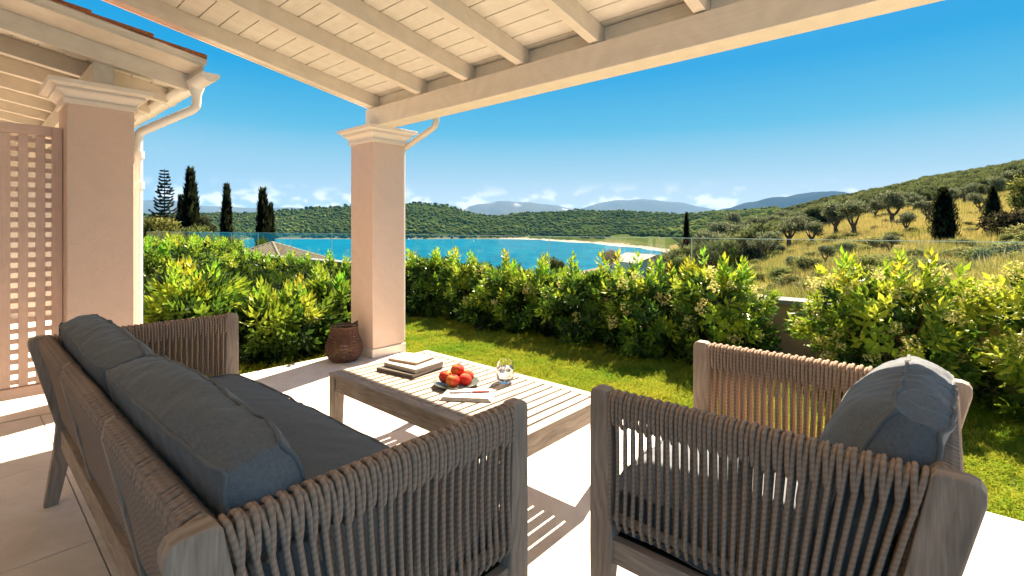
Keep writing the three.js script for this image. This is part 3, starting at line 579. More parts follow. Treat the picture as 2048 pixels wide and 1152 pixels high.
// cypresses
function cypressGeo(seed, hgt, rad, blunt, n = 2600) {
  const R = rng(seed), pos = [], nor = [];
  const prof = t => rad * (blunt ? Math.pow(Math.sin(Math.PI * Math.min(1, 0.12 + t * 0.88)), 0.55) * (1 - 0.28 * t) : Math.pow(1 - t, 0.72) * (0.55 + 0.45 * smooth(0, 0.12, t)) * 1.15 + 0.02);
  for (let i = 0; i < n; i++) {
    const t = Math.pow(R(), 0.85), a = R() * 6.283, r = prof(t) * (0.72 + 0.38 * R()) * (1 + 0.45 * noise(Math.cos(a) * 2.2, t * 11, Math.sin(a) * 2.2 + seed)), l = hgt * 0.028 * (0.6 + R()), w = l * 0.42;
    const x = Math.cos(a) * r, z = Math.sin(a) * r, y = t * hgt * 0.97;
    const al = V(Math.cos(a) * 0.35 + (R() - 0.5) * 0.4, 1, Math.sin(a) * 0.35 + (R() - 0.5) * 0.4).normalize(), sd = V(-Math.sin(a) + (R() - 0.5), (R() - 0.5) * 0.6, Math.cos(a) + (R() - 0.5)).normalize();
    pos.push(x - sd.x * w, y, z - sd.z * w, x + sd.x * w, y, z + sd.z * w, x + al.x * l * 1.6, y + al.y * l * 1.6, z + al.z * l * 1.6);
    const m = V(Math.cos(a) + (R() - .5) * 0.9, 0.3 + (R() - .5) * 0.6, Math.sin(a) + (R() - .5) * 0.9).normalize(); for (let q = 0; q < 3; q++) nor.push(m.x, m.y, m.z);
  }
  const core = new THREE.LatheGeometry(Array.from({ length: 14 }, (_, i) => new THREE.Vector2(prof(i / 13) * 0.78 + 0.001, i / 13 * hgt * 0.95)), 10).toNonIndexed();
  pos.push(...core.attributes.position.array); nor.push(...core.attributes.normal.array);
  const g = new THREE.BufferGeometry(); g.setAttribute('position', new THREE.Float32BufferAttribute(pos, 3)); g.setAttribute('normal', new THREE.Float32BufferAttribute(nor, 3)); return g;
}
function cypress(px, top, d, wpx, label, seed, blunt, base) {
  const h0 = base ?? land(px, d), h1 = yh(top, d), [x, z] = place(px, d), t = thing('cypress_tree', label, 'cypress', [x, h0 - 0.3, z]);
  const hg = h1 - h0 + 0.3, rad = wpx * d / FOC / 2;
  part('crown', cypressGeo(seed, hg - 0.4, rad, blunt).translate(0, 0.4, 0), M.cypress, t);
  part('trunk', new THREE.CylinderGeometry(rad * 0.14, rad * 0.2, hg * 0.3, 8).translate(0, hg * 0.15, 0), M.bark, t);
}
cypress(381, 338, 70, 44, 'tall dark pointed cypress beside the fir on the left', 1, false);
cypress(361, 392, 74, 16, 'thin low cypress tip between the fir and the tall cypress', 2, false);
cypress(453, 370, 78, 26, 'slender dark cypress standing alone before the far hill', 3, false);
cypress(526, 378, 66, 27, 'blunt topped dark cypress above the tiled roof', 4, true);
cypress(542, 408, 69, 11, 'thin cypress tucked against the blunt topped cypress', 5, true);
cypress(1373, 426, 80, 15, 'slender dark cypress at the end of the beach', 6, false);
cypress(1887, 375, 36, 50, 'fat dark clipped cypress on the right above the hedge', 7, true);
cypress(1985, 371, 52, 32, 'small dark pointed cypress near the right edge of the slope', 8, false);
{ // the fir with open tiers of drooping branches
  const d = 76, px = 329, [x, z] = place(px, d), h0 = land(px, d), hg = yh(337, d) - h0, t = thing('fir_tree', 'dark fir with open upswept branches at the far left', 'fir tree', [x, h0, z]), R = rng(81);
  part('trunk', new THREE.CylinderGeometry(0.03, 0.22, hg, 8).translate(0, hg / 2, 0), M.bark, t);
  for (let k = 0; k < 23; k++) {
    const f = k / 22, y = hg * (0.40 + 0.58 * f), L = lerp(2.9, 0.3, Math.pow(f, 0.85)), n = f > 0.85 ? 4 : 5;
    for (let b = 0; b < n; b++) {
      const a = b / n * 6.283 + k * 0.9 + R() * 0.8, l = L * (0.7 + R() * 0.45), c = Math.cos(a), s = Math.sin(a), tri = [];
      const dr = 0.22 + R() * 0.3, up = 0.35 + R() * 0.35, pt = u => [c * l * u, y - l * dr * u + l * up * u * u * u, s * l * u];
      const br = part('branch', tube([pt(0), pt(0.5), pt(1)], 0.022, 5, 4), M.bark, t);
      for (let i = 0; i < 120; i++) { const u = 0.08 + 0.95 * R(), q = pt(u), w = (0.50 * (1 - u) + 0.16) * (R() < 0.5 ? -1 : 1), j = (R() - 0.35) * 0.22; tri.push([q[0], q[1] + 0.07, q[2]], [q[0] + c * 0.16, q[1] - 0.05, q[2] + s * 0.16], [q[0] + c * 0.26 - s * w, q[1] + j, q[2] + s * 0.26 + c * w]); }
      part('needles', fromTris(tri), M.fir, br);
    }
  }
}
// broad bushes and trees between the wall and the bay
function bush(name, label, cat, px, top, wpx, d, seed, color, group, tall) {
  const [x, z] = place(px, d), h1 = yh(top, d), h0 = tall ? land(px, d) : Math.max(land(px, d), h1 - wpx * d / FOC * 0.9), w = wpx * d / FOC / 2, hg = h1 - h0, R = rng(seed), lobes = [];
  const t = thing(name, label, cat, [x, h0, z], 0, group);
  for (let i = 0; i < 9; i++) { const a = R() * 6.28, r = w * (0.15 + 0.5 * R()); lobes.push([Math.cos(a) * r, hg * (0.42 + 0.42 * R()) - r * 0.12, Math.sin(a) * r, w * (0.36 + 0.2 * R()), 0.8]); }
  part('crown', crownGeo(seed, lobes, 2000, w * 0.13, { aspect: 0.5, per: 2 }), leafMat('bush leaf', color, 0.35), t);
  part('trunk', new THREE.CylinderGeometry(w * 0.05, w * 0.08, hg * 0.7, 7).translate(0, hg * 0.35, 0), M.bark, t);
}
bush('round_bush', 'yellow-green bushy tree behind the far left hedge', 'bush', 318, 436, 80, 30, 91, col(0.20, 0.21, 0.05));
bush('round_bush', 'mid green bushy tree below the fir on the left', 'bush', 372, 452, 86, 34, 92, col(0.13, 0.17, 0.045));
bush('round_bush', 'dull green bushes left of the pale stone tower', 'bush', 440, 474, 70, 60, 93, col(0.10, 0.13, 0.045));
bush('round_bush', 'dark brown-green thicket at the foot of the tall cypress', 'bush', 402, 430, 60, 80, 94, col(0.04, 0.05, 0.022));
bush('round_bush', 'dark thicket under the fir at the far left', 'bush', 330, 425, 90, 84, 95, col(0.04, 0.05, 0.025));
bush('round_bush', 'grey-green treetop above the hedge left of the white house', 'bush', 1110, 512, 54, 60, 96, col(0.10, 0.12, 0.055));
bush('round_bush', 'olive green treetop beside the white house', 'bush', 1222, 500, 44, 62, 97, col(0.10, 0.12, 0.055));
bush('round_bush', 'dark green bushes right of the white house', 'bush', 1345, 515, 46, 55, 98, col(0.07, 0.09, 0.04));
bush('round_bush', 'large dark brown-green shrub in front of the right hillside', 'bush', 2015, 426, 120, 34, 99, col(0.045, 0.042, 0.02));
bush('broadleaf_tree', 'yellow-green leafy tree at the right edge of the picture', 'tree', 2062, 350, 84, 40, 100, col(0.24, 0.27, 0.06), null, true);
bush('broadleaf_tree', 'dark leafy tree rising at the right edge above the yellow tree', 'tree', 2066, 314, 60, 60, 101, col(0.06, 0.08, 0.035), null, true);

// ---------------------------------------------------------------- houses, tower and boats round the bay
{ // villa below with a hipped tile roof
  const d = 40, [x, z] = place(545, d), apex = yh(486, d), eave = apex - 2.0, w = 4.3;
  const t = thing('tiled_villa', 'villa below the hedge with a pale hipped clay tile roof', 'house', [x, eave, z], 0.55);
  part('wall', box(-w + 0.5, w - 0.5, -4.5, -0.12, -w + 0.5, w - 0.5, 0), M.trim, t);
  part('eaves', box(-w, w, -0.15, -0.02, -w, w, 0.02), M.trim, t);
  const roof = fromTris([[[-w, 0, -w], [0, 2, 0], [w, 0, -w]], [[w, 0, -w], [0, 2, 0], [w, 0, w]], [[w, 0, w], [0, 2, 0], [-w, 0, w]], [[-w, 0, w], [0, 2, 0], [-w, 0, -w]]].flat());
  const rf = part('roof', boxUV(roof), M.roofPale, t), sl = Math.hypot(2, w);
  for (let f = 0; f < 4; f++) for (let k = -16; k <= 16; k++) {
    const s = k * 0.26, len = sl * (1 - Math.abs(s) / w); if (len < 0.2) continue;
    const g = new THREE.CylinderGeometry(0.075, 0.085, len, 6, 1, true, -Math.PI / 2, Math.PI); g.translate(0, len / 2, 0.02); g.rotateX(-Math.PI / 2 + Math.atan2(2, w)); g.translate(s, 0.02, w); g.rotateY(f * Math.PI / 2);
    part('tile_row', g, M.roofPale, rf);
  }
  for (let f = 0; f < 4; f++) { const g = new THREE.CylinderGeometry(0.11, 0.11, Math.hypot(w * 1.414, 2), 8); g.rotateX(Math.PI / 2 + Math.atan2(2, w * 1.414)); g.translate(0, 1.04, w * 0.707); g.rotateY(Math.PI / 4 + f * Math.PI / 2); part('hip_tiles', g, M.roofPale, rf); }
}
{
  const d = 115, [x, z] = place(1283, d), top = yh(508, d);
  const t = thing('white_house', 'small white gabled house below the beach behind the hedge', 'house', [x, top, z], -0.55), w = 5.2, l = 6;
  const wall = std('whitewash', col(0.62, 0.66, 0.68), { map: T.stucco, roughness: 0.95 });
  const g = extrude([[-w, -6], [w, -6], [w, -1.9], [0, -0.12], [-w, -1.9]], 2 * l, 0); part('wall', boxUV(g), wall, t);
  for (const s of [-1, 1]) { const r = box(-0.2, w * 1.09, 0, 0.14, -l - 0.4, l + 0.4, 0.02); r.rotateZ(-0.33); if (s < 0) r.rotateY(Math.PI); r.translate(0, 0.02, 0); part('roof', r, M.housePale ??= std('pale weathered roof', col(0.46, 0.43, 0.39), { map: T.soil, roughness: 1 }), t); }
  for (const a of [-2.4, 1.2]) { const win = part('window', box(a, a + 1.1, -4.4, -2.9, l - 0.02, l + 0.03, 0.01), M.cream, t); part('pane', box(a + 0.1, a + 1.0, -4.3, -3.0, l + 0.031, l + 0.04, 0), M.iron, win); }
}
{
  const d = 900, [x, z] = place(481, d), h = yh(471, d), b = land(481, d);
  const t = thing('stone_tower', 'pale square stone tower on the left shore of the bay', 'tower', [x, b, z], 0.4), m = std('pale stone', col(0.6, 0.53, 0.44), { map: T.soil, roughness: 1 });
  part('wall', box(-4, 4, -2, h - b, -4, 4, 0.1, 0.3), m, t); part('parapet', squareProfile([[0.1, h - b - 1], [0.4, h - b - 0.8], [0.4, h - b + 0.6], [-0.6, h - b + 0.6]], 4, 4), m, t); part('window', box(-0.6, 0.6, 5, 7, 3.98, 4.06, 0), M.iron, t);
}
function boat(px, y, len, mast, label, name) {
  const d = (H - SEA) * FOC / (y - HOR), [x, z] = place(px, d), t = thing(name, label, 'boat', [x, SEA, z], 0.7), s = [];
  for (let i = 0; i <= 10; i++) { const u = i / 10; s.push([(u - 0.5) * len, Math.sin(Math.PI * Math.pow(u, 0.7)) * len * 0.15]); }
  const out = [...s, ...s.slice(1, -1).reverse().map(([a, b]) => [a, -b])], g = extrude(out, len * 0.16, 0); g.rotateX(Math.PI / 2); g.translate(0, len * 0.06, 0);
  part('hull', g, M.white, t); part('cabin', box(-len * 0.15, len * 0.15, len * 0.13, len * 0.22, -len * 0.07, len * 0.07, 0.1), M.white, t);
  if (mast) { part('mast', new THREE.CylinderGeometry(0.09, 0.12, mast, 6).translate(0, mast / 2, 0), M.white, t); part('sail', fromTris([[-0.2, mast * 0.95, 0], [-0.2, 1.8, 0.04], [-len * 0.42, 1.9, 0.25]]), std('sail cloth', col(0.8, 0.78, 0.74), { side: THREE.DoubleSide }), t); }
}
boat(947, 484, 11, 11, 'white sailing boat anchored off the far shore', 'sailing_boat');
boat(817, 479.5, 16, 0, 'white motor boat near the far shore beside the column', 'motor_boat');

// ---------------------------------------------------------------- the hedge and the bushes by the terrace
const SP = {
  top: [1, 2, 3].map(s => sprigGeo(200 + s, 10, 0.10, 0.108, 0.040, 1.25, 0.5)),
  side: [1, 2, 3].map(s => sprigGeo(210 + s, 9, 0.08, 0.098, 0.042, 1.4, 0.75)),
  big: [1, 2].map(s => sprigGeo(220 + s, 11, 0.14, 0.145, 0.050, 1.3, 0.4)),
};
const blossomGeo = (() => { const R = rng(230), out = []; for (let i = 0; i < 46; i++) { const a = R() * 6.28, r = 0.035 * Math.sqrt(R()), y = R() * 0.06 + (0.035 - r) * 0.7; out.push(...bent([[-.006, 0, 0], [.006, 0, 0], [0, .013, .003], [.006, 0, 0], [0, -.006, .008], [0, .013, .003]], [Math.cos(a) * r, y, Math.sin(a) * r], R() * 3, R() * 6, R() * 3, 1)); } return fromTris(out); })();
const singleLeaf = [fromTris(leafGeo(0.12, 0.044)), fromTris(leafGeo(0.10, 0.04, 0.25, 0.3)), fromTris(leafGeo(0.13, 0.042, 0.12, 0.05))];
const leafTint = [[0.16, 0.26, 0.035], [0.24, 0.33, 0.05], [0.10, 0.19, 0.03], [0.31, 0.36, 0.06]].map((c, i) => leafMat('large leaf', col(...c), 0.42, { clearcoat: 0.35, clearcoatRoughness: 0.28 }));
function shrub(name, label, [x, z], [rx, rz], h, o) {
  const t = thing(name, label, 'shrub', [x, LY - 0.02, z], 0, o.group), R = rng(o.seed), Q = new THREE.Quaternion(), up = V(0, 1, 0), q2 = new THREE.Quaternion();
  const sets = new Map(), put = (g, m, c) => { if (!sets.has(g)) sets.set(g, []); sets.get(g).push([m, c]); };
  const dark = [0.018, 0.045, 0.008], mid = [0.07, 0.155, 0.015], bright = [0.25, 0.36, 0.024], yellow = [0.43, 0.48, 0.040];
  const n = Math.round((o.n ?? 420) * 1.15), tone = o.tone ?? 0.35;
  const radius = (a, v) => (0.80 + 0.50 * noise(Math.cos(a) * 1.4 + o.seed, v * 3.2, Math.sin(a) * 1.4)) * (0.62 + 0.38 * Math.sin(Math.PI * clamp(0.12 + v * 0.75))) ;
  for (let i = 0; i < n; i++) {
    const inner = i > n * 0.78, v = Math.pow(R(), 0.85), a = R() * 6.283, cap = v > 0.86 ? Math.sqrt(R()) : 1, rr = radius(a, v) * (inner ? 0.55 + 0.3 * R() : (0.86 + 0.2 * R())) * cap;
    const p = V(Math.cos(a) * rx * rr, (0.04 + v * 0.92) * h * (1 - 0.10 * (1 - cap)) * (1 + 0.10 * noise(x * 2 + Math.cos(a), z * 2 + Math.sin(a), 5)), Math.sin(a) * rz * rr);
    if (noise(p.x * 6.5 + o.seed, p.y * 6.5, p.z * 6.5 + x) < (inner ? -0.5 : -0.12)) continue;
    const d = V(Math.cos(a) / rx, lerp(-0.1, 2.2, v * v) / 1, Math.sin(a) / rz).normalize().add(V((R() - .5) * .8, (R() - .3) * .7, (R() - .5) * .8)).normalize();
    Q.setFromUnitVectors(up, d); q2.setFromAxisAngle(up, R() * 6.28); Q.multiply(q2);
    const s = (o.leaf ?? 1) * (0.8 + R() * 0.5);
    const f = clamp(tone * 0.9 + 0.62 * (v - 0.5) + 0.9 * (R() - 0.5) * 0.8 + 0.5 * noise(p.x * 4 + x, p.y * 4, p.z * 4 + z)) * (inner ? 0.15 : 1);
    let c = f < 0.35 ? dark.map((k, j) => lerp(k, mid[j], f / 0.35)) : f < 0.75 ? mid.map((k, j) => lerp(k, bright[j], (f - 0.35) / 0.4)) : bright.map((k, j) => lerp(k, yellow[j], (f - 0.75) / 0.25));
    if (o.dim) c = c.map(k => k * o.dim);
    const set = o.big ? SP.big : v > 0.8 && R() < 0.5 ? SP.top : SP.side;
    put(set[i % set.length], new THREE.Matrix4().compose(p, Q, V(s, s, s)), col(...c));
  }
  for (let k = 0; k < Math.round((o.shoots ?? 7) * 0.7); k++) { // young upright shoots above the crown
    const a = R() * 6.283, r = Math.sqrt(R()) * 0.75, L = 0.07 + R() * 0.15, bx = Math.cos(a) * rx * r, bz = Math.sin(a) * rz * r;
    for (let j = 0; j < 3; j++) { const s = (o.leaf ?? 1) * (0.85 + R() * 0.35), set = o.big ? SP.big : SP.top; Q.setFromEuler(_e.set((R() - .5) * .35, R() * 6.28, (R() - .5) * .35)); put(set[(k + j) % set.length], new THREE.Matrix4().compose(V(bx, h * 0.94 - 0.04 + j * L * 0.5, bz), Q, V(s, s, s)), col(lerp(0.17, 0.46, R() * (0.4 + tone)), lerp(0.34, 0.50, R()), 0.03)); }
  }
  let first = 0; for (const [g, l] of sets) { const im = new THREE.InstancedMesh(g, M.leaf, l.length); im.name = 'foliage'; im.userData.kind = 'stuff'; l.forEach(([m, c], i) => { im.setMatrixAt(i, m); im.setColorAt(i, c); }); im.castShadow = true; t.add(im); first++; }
  if (o.blossom) { const im = new THREE.InstancedMesh(blossomGeo, M.blossom, o.blossom); im.name = 'blossoms'; im.userData.kind = 'stuff'; for (let i = 0; i < o.blossom; i++) { const v = 0.25 + 0.75 * R(), a = R() * 6.283, rr = radius(a, v) * (1.0 + 0.12 * R()) * (v > 0.9 ? Math.sqrt(R()) : 1), s = 0.9 + R() * 0.9; im.setMatrixAt(i, new THREE.Matrix4().compose(V(Math.cos(a) * rx * rr, (0.06 + v * 0.95) * h, Math.sin(a) * rz * rr), Q.setFromEuler(_e.set((R() - .5) * 1.5, R() * 6, (R() - .5) * 1.5)), V(s, s, s))); const k = R(); im.setColorAt(i, col(0.8 + 0.4 * k, 0.8 + 0.35 * k, 0.7 + 0.6 * k)); } t.add(im); }
  for (let k = 0; k < 5; k++) { const a = k * 1.3 + R(), c = [Math.cos(a) * rx * 0.5, Math.sin(a) * rz * 0.5]; part('stem', tube([[c[0] * 0.15, 0, c[1] * 0.15], [c[0] * 0.5, h * 0.4, c[1] * 0.5], [c[0], h * 0.8, c[1]]], 0.008, 8, 5), M.stem, t); }
  for (let k = 0; k < (o.leaves ?? 0); k++) { // the large leaves one can pick apart
    const sh = Math.floor(k / 8), a = sh * 2.1 + o.seed, r = 0.25 + 0.6 * noise(sh * 3.3, o.seed, 1) ** 2 * 3, i = k % 8, u = i / 7;
    const lf = part('leaf', singleLeaf[k % 3], leafTint[(sh + (i < 3 ? 0 : 1)) % 4], t, [Math.cos(a) * rx * clamp(r, 0, .9), h * (0.93 + 0.05 * Math.sin(sh * 5)) + u * 0.13, Math.sin(a) * rz * clamp(r, 0, .9)]);
    lf.rotation.set(lerp(1.2, 0.3, u), i * 2.4 + sh, 0, 'YXZ'); lf.scale.setScalar(lerp(1.15, 0.7, u));
  }
  return t;
}
shrub('hedge_shrub', 'yellow blossoming shrub at the right edge of the hedge, the nearest', [4.58, 0.66], [0.46, 0.48], 1.02, { seed: 301, n: 560, tone: 0.78, blossom: 90, shoots: 9, leaf: 1.05 });
shrub('hedge_shrub', 'broad yellow-green shrub with cream blossom tufts right of the gap', [4.72, -0.34], [0.44, 0.55], 0.92, { seed: 302, n: 620, tone: 0.66, blossom: 75, shoots: 9, leaf: 1.05 });
shrub('hedge_shrub', 'bright yellow-green shrub just left of the gap showing the wall', [4.70, -1.62], [0.44, 0.42], 0.87, { seed: 303, n: 520, tone: 0.56, blossom: 30, shoots: 8, leaf: 1.0 });
const names = ['second hedge shrub left of the gap, green with yellow tips', 'third hedge shrub left of the gap, dark leaved below', 'fourth hedge shrub left of the gap, with tall shoots', 'fifth hedge shrub left of the gap, opposite the water glass', 'sixth hedge shrub left of the gap, behind the table end', 'glossy hedge shrub two places right of the middle column', 'glossy hedge shrub directly right of the middle column'];
let hz = -2.32;
for (let i = 0; i < 27; i++) {
  const R = rng(400 + i), hh = i > 7 && i < 16 ? 0.50 + 0.08 * R() : i > 15 ? 0.72 + 0.16 * R() : 0.72 + 0.12 * R();
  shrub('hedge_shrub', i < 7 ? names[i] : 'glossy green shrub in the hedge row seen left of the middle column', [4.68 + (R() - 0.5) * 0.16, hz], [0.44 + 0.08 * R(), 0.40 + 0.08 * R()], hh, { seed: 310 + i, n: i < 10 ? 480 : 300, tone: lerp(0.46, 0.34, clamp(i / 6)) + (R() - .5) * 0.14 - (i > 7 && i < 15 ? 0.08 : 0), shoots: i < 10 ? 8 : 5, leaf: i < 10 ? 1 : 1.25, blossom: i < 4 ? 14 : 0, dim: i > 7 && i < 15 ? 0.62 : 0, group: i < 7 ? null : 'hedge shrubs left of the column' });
  hz -= (i < 10 ? 0.60 : 0.72) + 0.14 * R();
}
shrub('garden_bush', 'bright large leaved bush behind the far sofa arm', [1.50, -5.35], [0.42, 0.42], 0.70, { seed: 501, n: 260, tone: 0.52, big: true, shoots: 9, leaves: 96 });
shrub('garden_bush', 'large leaved green bush at the terrace edge left of the lantern', [2.16, -5.02], [0.50, 0.42], 0.52, { seed: 502, n: 320, tone: 0.40, dim: 0.85, big: true, shoots: 9, leaves: 96 });
shrub('garden_bush', 'leafy bush against the middle column behind the lantern', [2.82, -5.25], [0.36, 0.40], 0.62, { seed: 503, n: 280, tone: 0.28, dim: 0.7, big: true, shoots: 6, leaves: 48 });
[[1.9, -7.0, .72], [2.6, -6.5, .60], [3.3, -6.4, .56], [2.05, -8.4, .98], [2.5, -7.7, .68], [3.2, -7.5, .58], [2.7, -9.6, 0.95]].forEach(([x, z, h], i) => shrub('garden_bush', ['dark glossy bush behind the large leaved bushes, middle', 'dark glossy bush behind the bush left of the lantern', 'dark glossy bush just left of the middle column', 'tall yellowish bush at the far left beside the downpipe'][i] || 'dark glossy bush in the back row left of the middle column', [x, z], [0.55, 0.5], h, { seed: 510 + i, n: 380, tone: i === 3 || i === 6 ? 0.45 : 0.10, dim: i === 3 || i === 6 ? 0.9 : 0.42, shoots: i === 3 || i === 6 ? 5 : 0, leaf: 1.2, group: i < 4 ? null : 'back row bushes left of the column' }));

// ---------------------------------------------------------------- rope and teak seats
const spline = pts => new THREE.CatmullRomCurve3(pts, true, 'centripetal');
function ropeLoop(a, b, rad, r, seg = 30) { // closed loop of rope in the xy plane round two rails at a (top) and b (bottom)
  const d = V(b[0] - a[0], b[1] - a[1], 0), L = d.length(); d.normalize(); const nx = -d.y, ny = d.x, pts = [];
  for (let i = 0; i <= 5; i++) { const t = Math.PI * i / 5, c = Math.cos(t), s = Math.sin(t); pts.push(V(a[0] + (nx * c - d.x * s) * rad, a[1] + (ny * c - d.y * s) * rad, 0)); }
  for (let k = 1; k < 3 && L > 0.1; k++) pts.push(V(lerp(a[0], b[0], k / 3) - nx * rad * 0.8, lerp(a[1], b[1], k / 3) - ny * rad * 0.8, 0));
  for (let i = 0; i <= 5; i++) { const t = Math.PI * i / 5, c = Math.cos(t), s = Math.sin(t); pts.push(V(b[0] + (-nx * c + d.x * s) * rad, b[1] + (-ny * c + d.y * s) * rad, 0)); }
  for (let k = 2; k > 0 && L > 0.1; k--) pts.push(V(lerp(a[0], b[0], k / 3) + nx * rad * 0.8, lerp(a[1], b[1], k / 3) + ny * rad * 0.8, 0));
  const g = new THREE.TubeGeometry(spline(pts), seg, r, 6, true), uv = g.attributes.uv, len = 2 * L + 2 * Math.PI * rad;
  for (let i = 0; i < uv.count; i++) uv.setXY(i, uv.getX(i) * Math.round(len / 0.014), uv.getY(i));
  return g;
}
// a stuffed cushion: L along z, Hh along y, T along x; a seam with piping round both large faces
function cushion(parent, name, L, Hh, T, o) {
  const g = new THREE.BoxGeometry(2, 2, 2, 10, 30, 54), p = g.attributes.position, S = o.seed;
  const shape = (c, b, a) => { // c thickness, b height, a length, each -1..1
    const e = (1 - a ** 4) * (1 - b ** 4), side = 1 - c * c;
    const wob = 0.005 * noise(a * 3 + S, b * 2, c) + 0.008 * noise(a * 1.3, b * 1.7 + S, c * 0.5);
    let x = c * T / 2 * (1 - 0.25 * (a ** 8) * (b ** 8)) + Math.sign(c) * Math.min(1, c * c) * (c < 0 ? o.back ?? o.bulge : o.bulge) * e;
    let y = b * Hh / 2 + b * Math.abs(b) * side * (o.side ?? 0.012) * (1 - a ** 6) - b * b * b * 0.012 * (a ** 4) * (1 - 0.4 * a * a) + b * Math.abs(b) * 0.012 * (1 - a * a);
    let z = a * L / 2 + a * Math.abs(a) * side * (o.end ?? 0.02) * (1 - b ** 4) - a ** 3 * 0.012 * b * b;
    const near = Math.max(Math.abs(a), Math.abs(b)) ** 6, wr = 0.0042 * noise(a * L * 24 + S, b * 2.2, c * 2 + 5) * (0.35 + near) + 0.0045 * noise(a * L * 9 + b * 3, b * 5 - a, c + S);
    x += wob * 0.8 + c * wr; y += wob * 0.8 + b * wr * (Math.abs(b) > 0.9 ? 1.1 : 0.3); z += wob * 0.5;
    return V(x, y, z);
  };
  for (let i = 0; i < p.count; i++) { const v = shape(p.getX(i), p.getY(i), p.getZ(i)); p.setXYZ(i, v.x, v.y, v.z); }
  g.computeVertexNormals(); const m = part(name, boxUV2(g), M.slate, parent);
  for (const c of [-1, 1]) {
    const pts = [], N = 26;
    for (let i = 0; i < N; i++) pts.push(shape(c, 1, lerp(-1, 1, i / N))); for (let i = 0; i < N / 2; i++) pts.push(shape(c, lerp(1, -1, i / (N / 2)), 1));
    for (let i = 0; i < N; i++) pts.push(shape(c, -1, lerp(1, -1, i / N))); for (let i = 0; i < N / 2; i++) pts.push(shape(c, lerp(-1, 1, i / (N / 2)), -1));
    part('piping', new THREE.TubeGeometry(new THREE.CatmullRomCurve3(pts, true, 'centripetal'), 220, 0.0052, 6, true), M.piping, m);
  }
  return m;
}
function boxUV2(g) { // keep smooth normals, uv in metres x 4
  const p = g.attributes.position, n = g.attributes.normal, uv = g.attributes.uv;
  for (let i = 0; i < p.count; i++) { const ax = Math.abs(n.getX(i)), ay = Math.abs(n.getY(i)), az = Math.abs(n.getZ(i)); const [a, b] = ax >= ay && ax >= az ? [p.getZ(i), p.getY(i)] : ay >= az ? [p.getX(i), p.getZ(i)] : [p.getX(i), p.getY(i)]; uv.setXY(i, a * 4, b * 4); }
  return g;
}
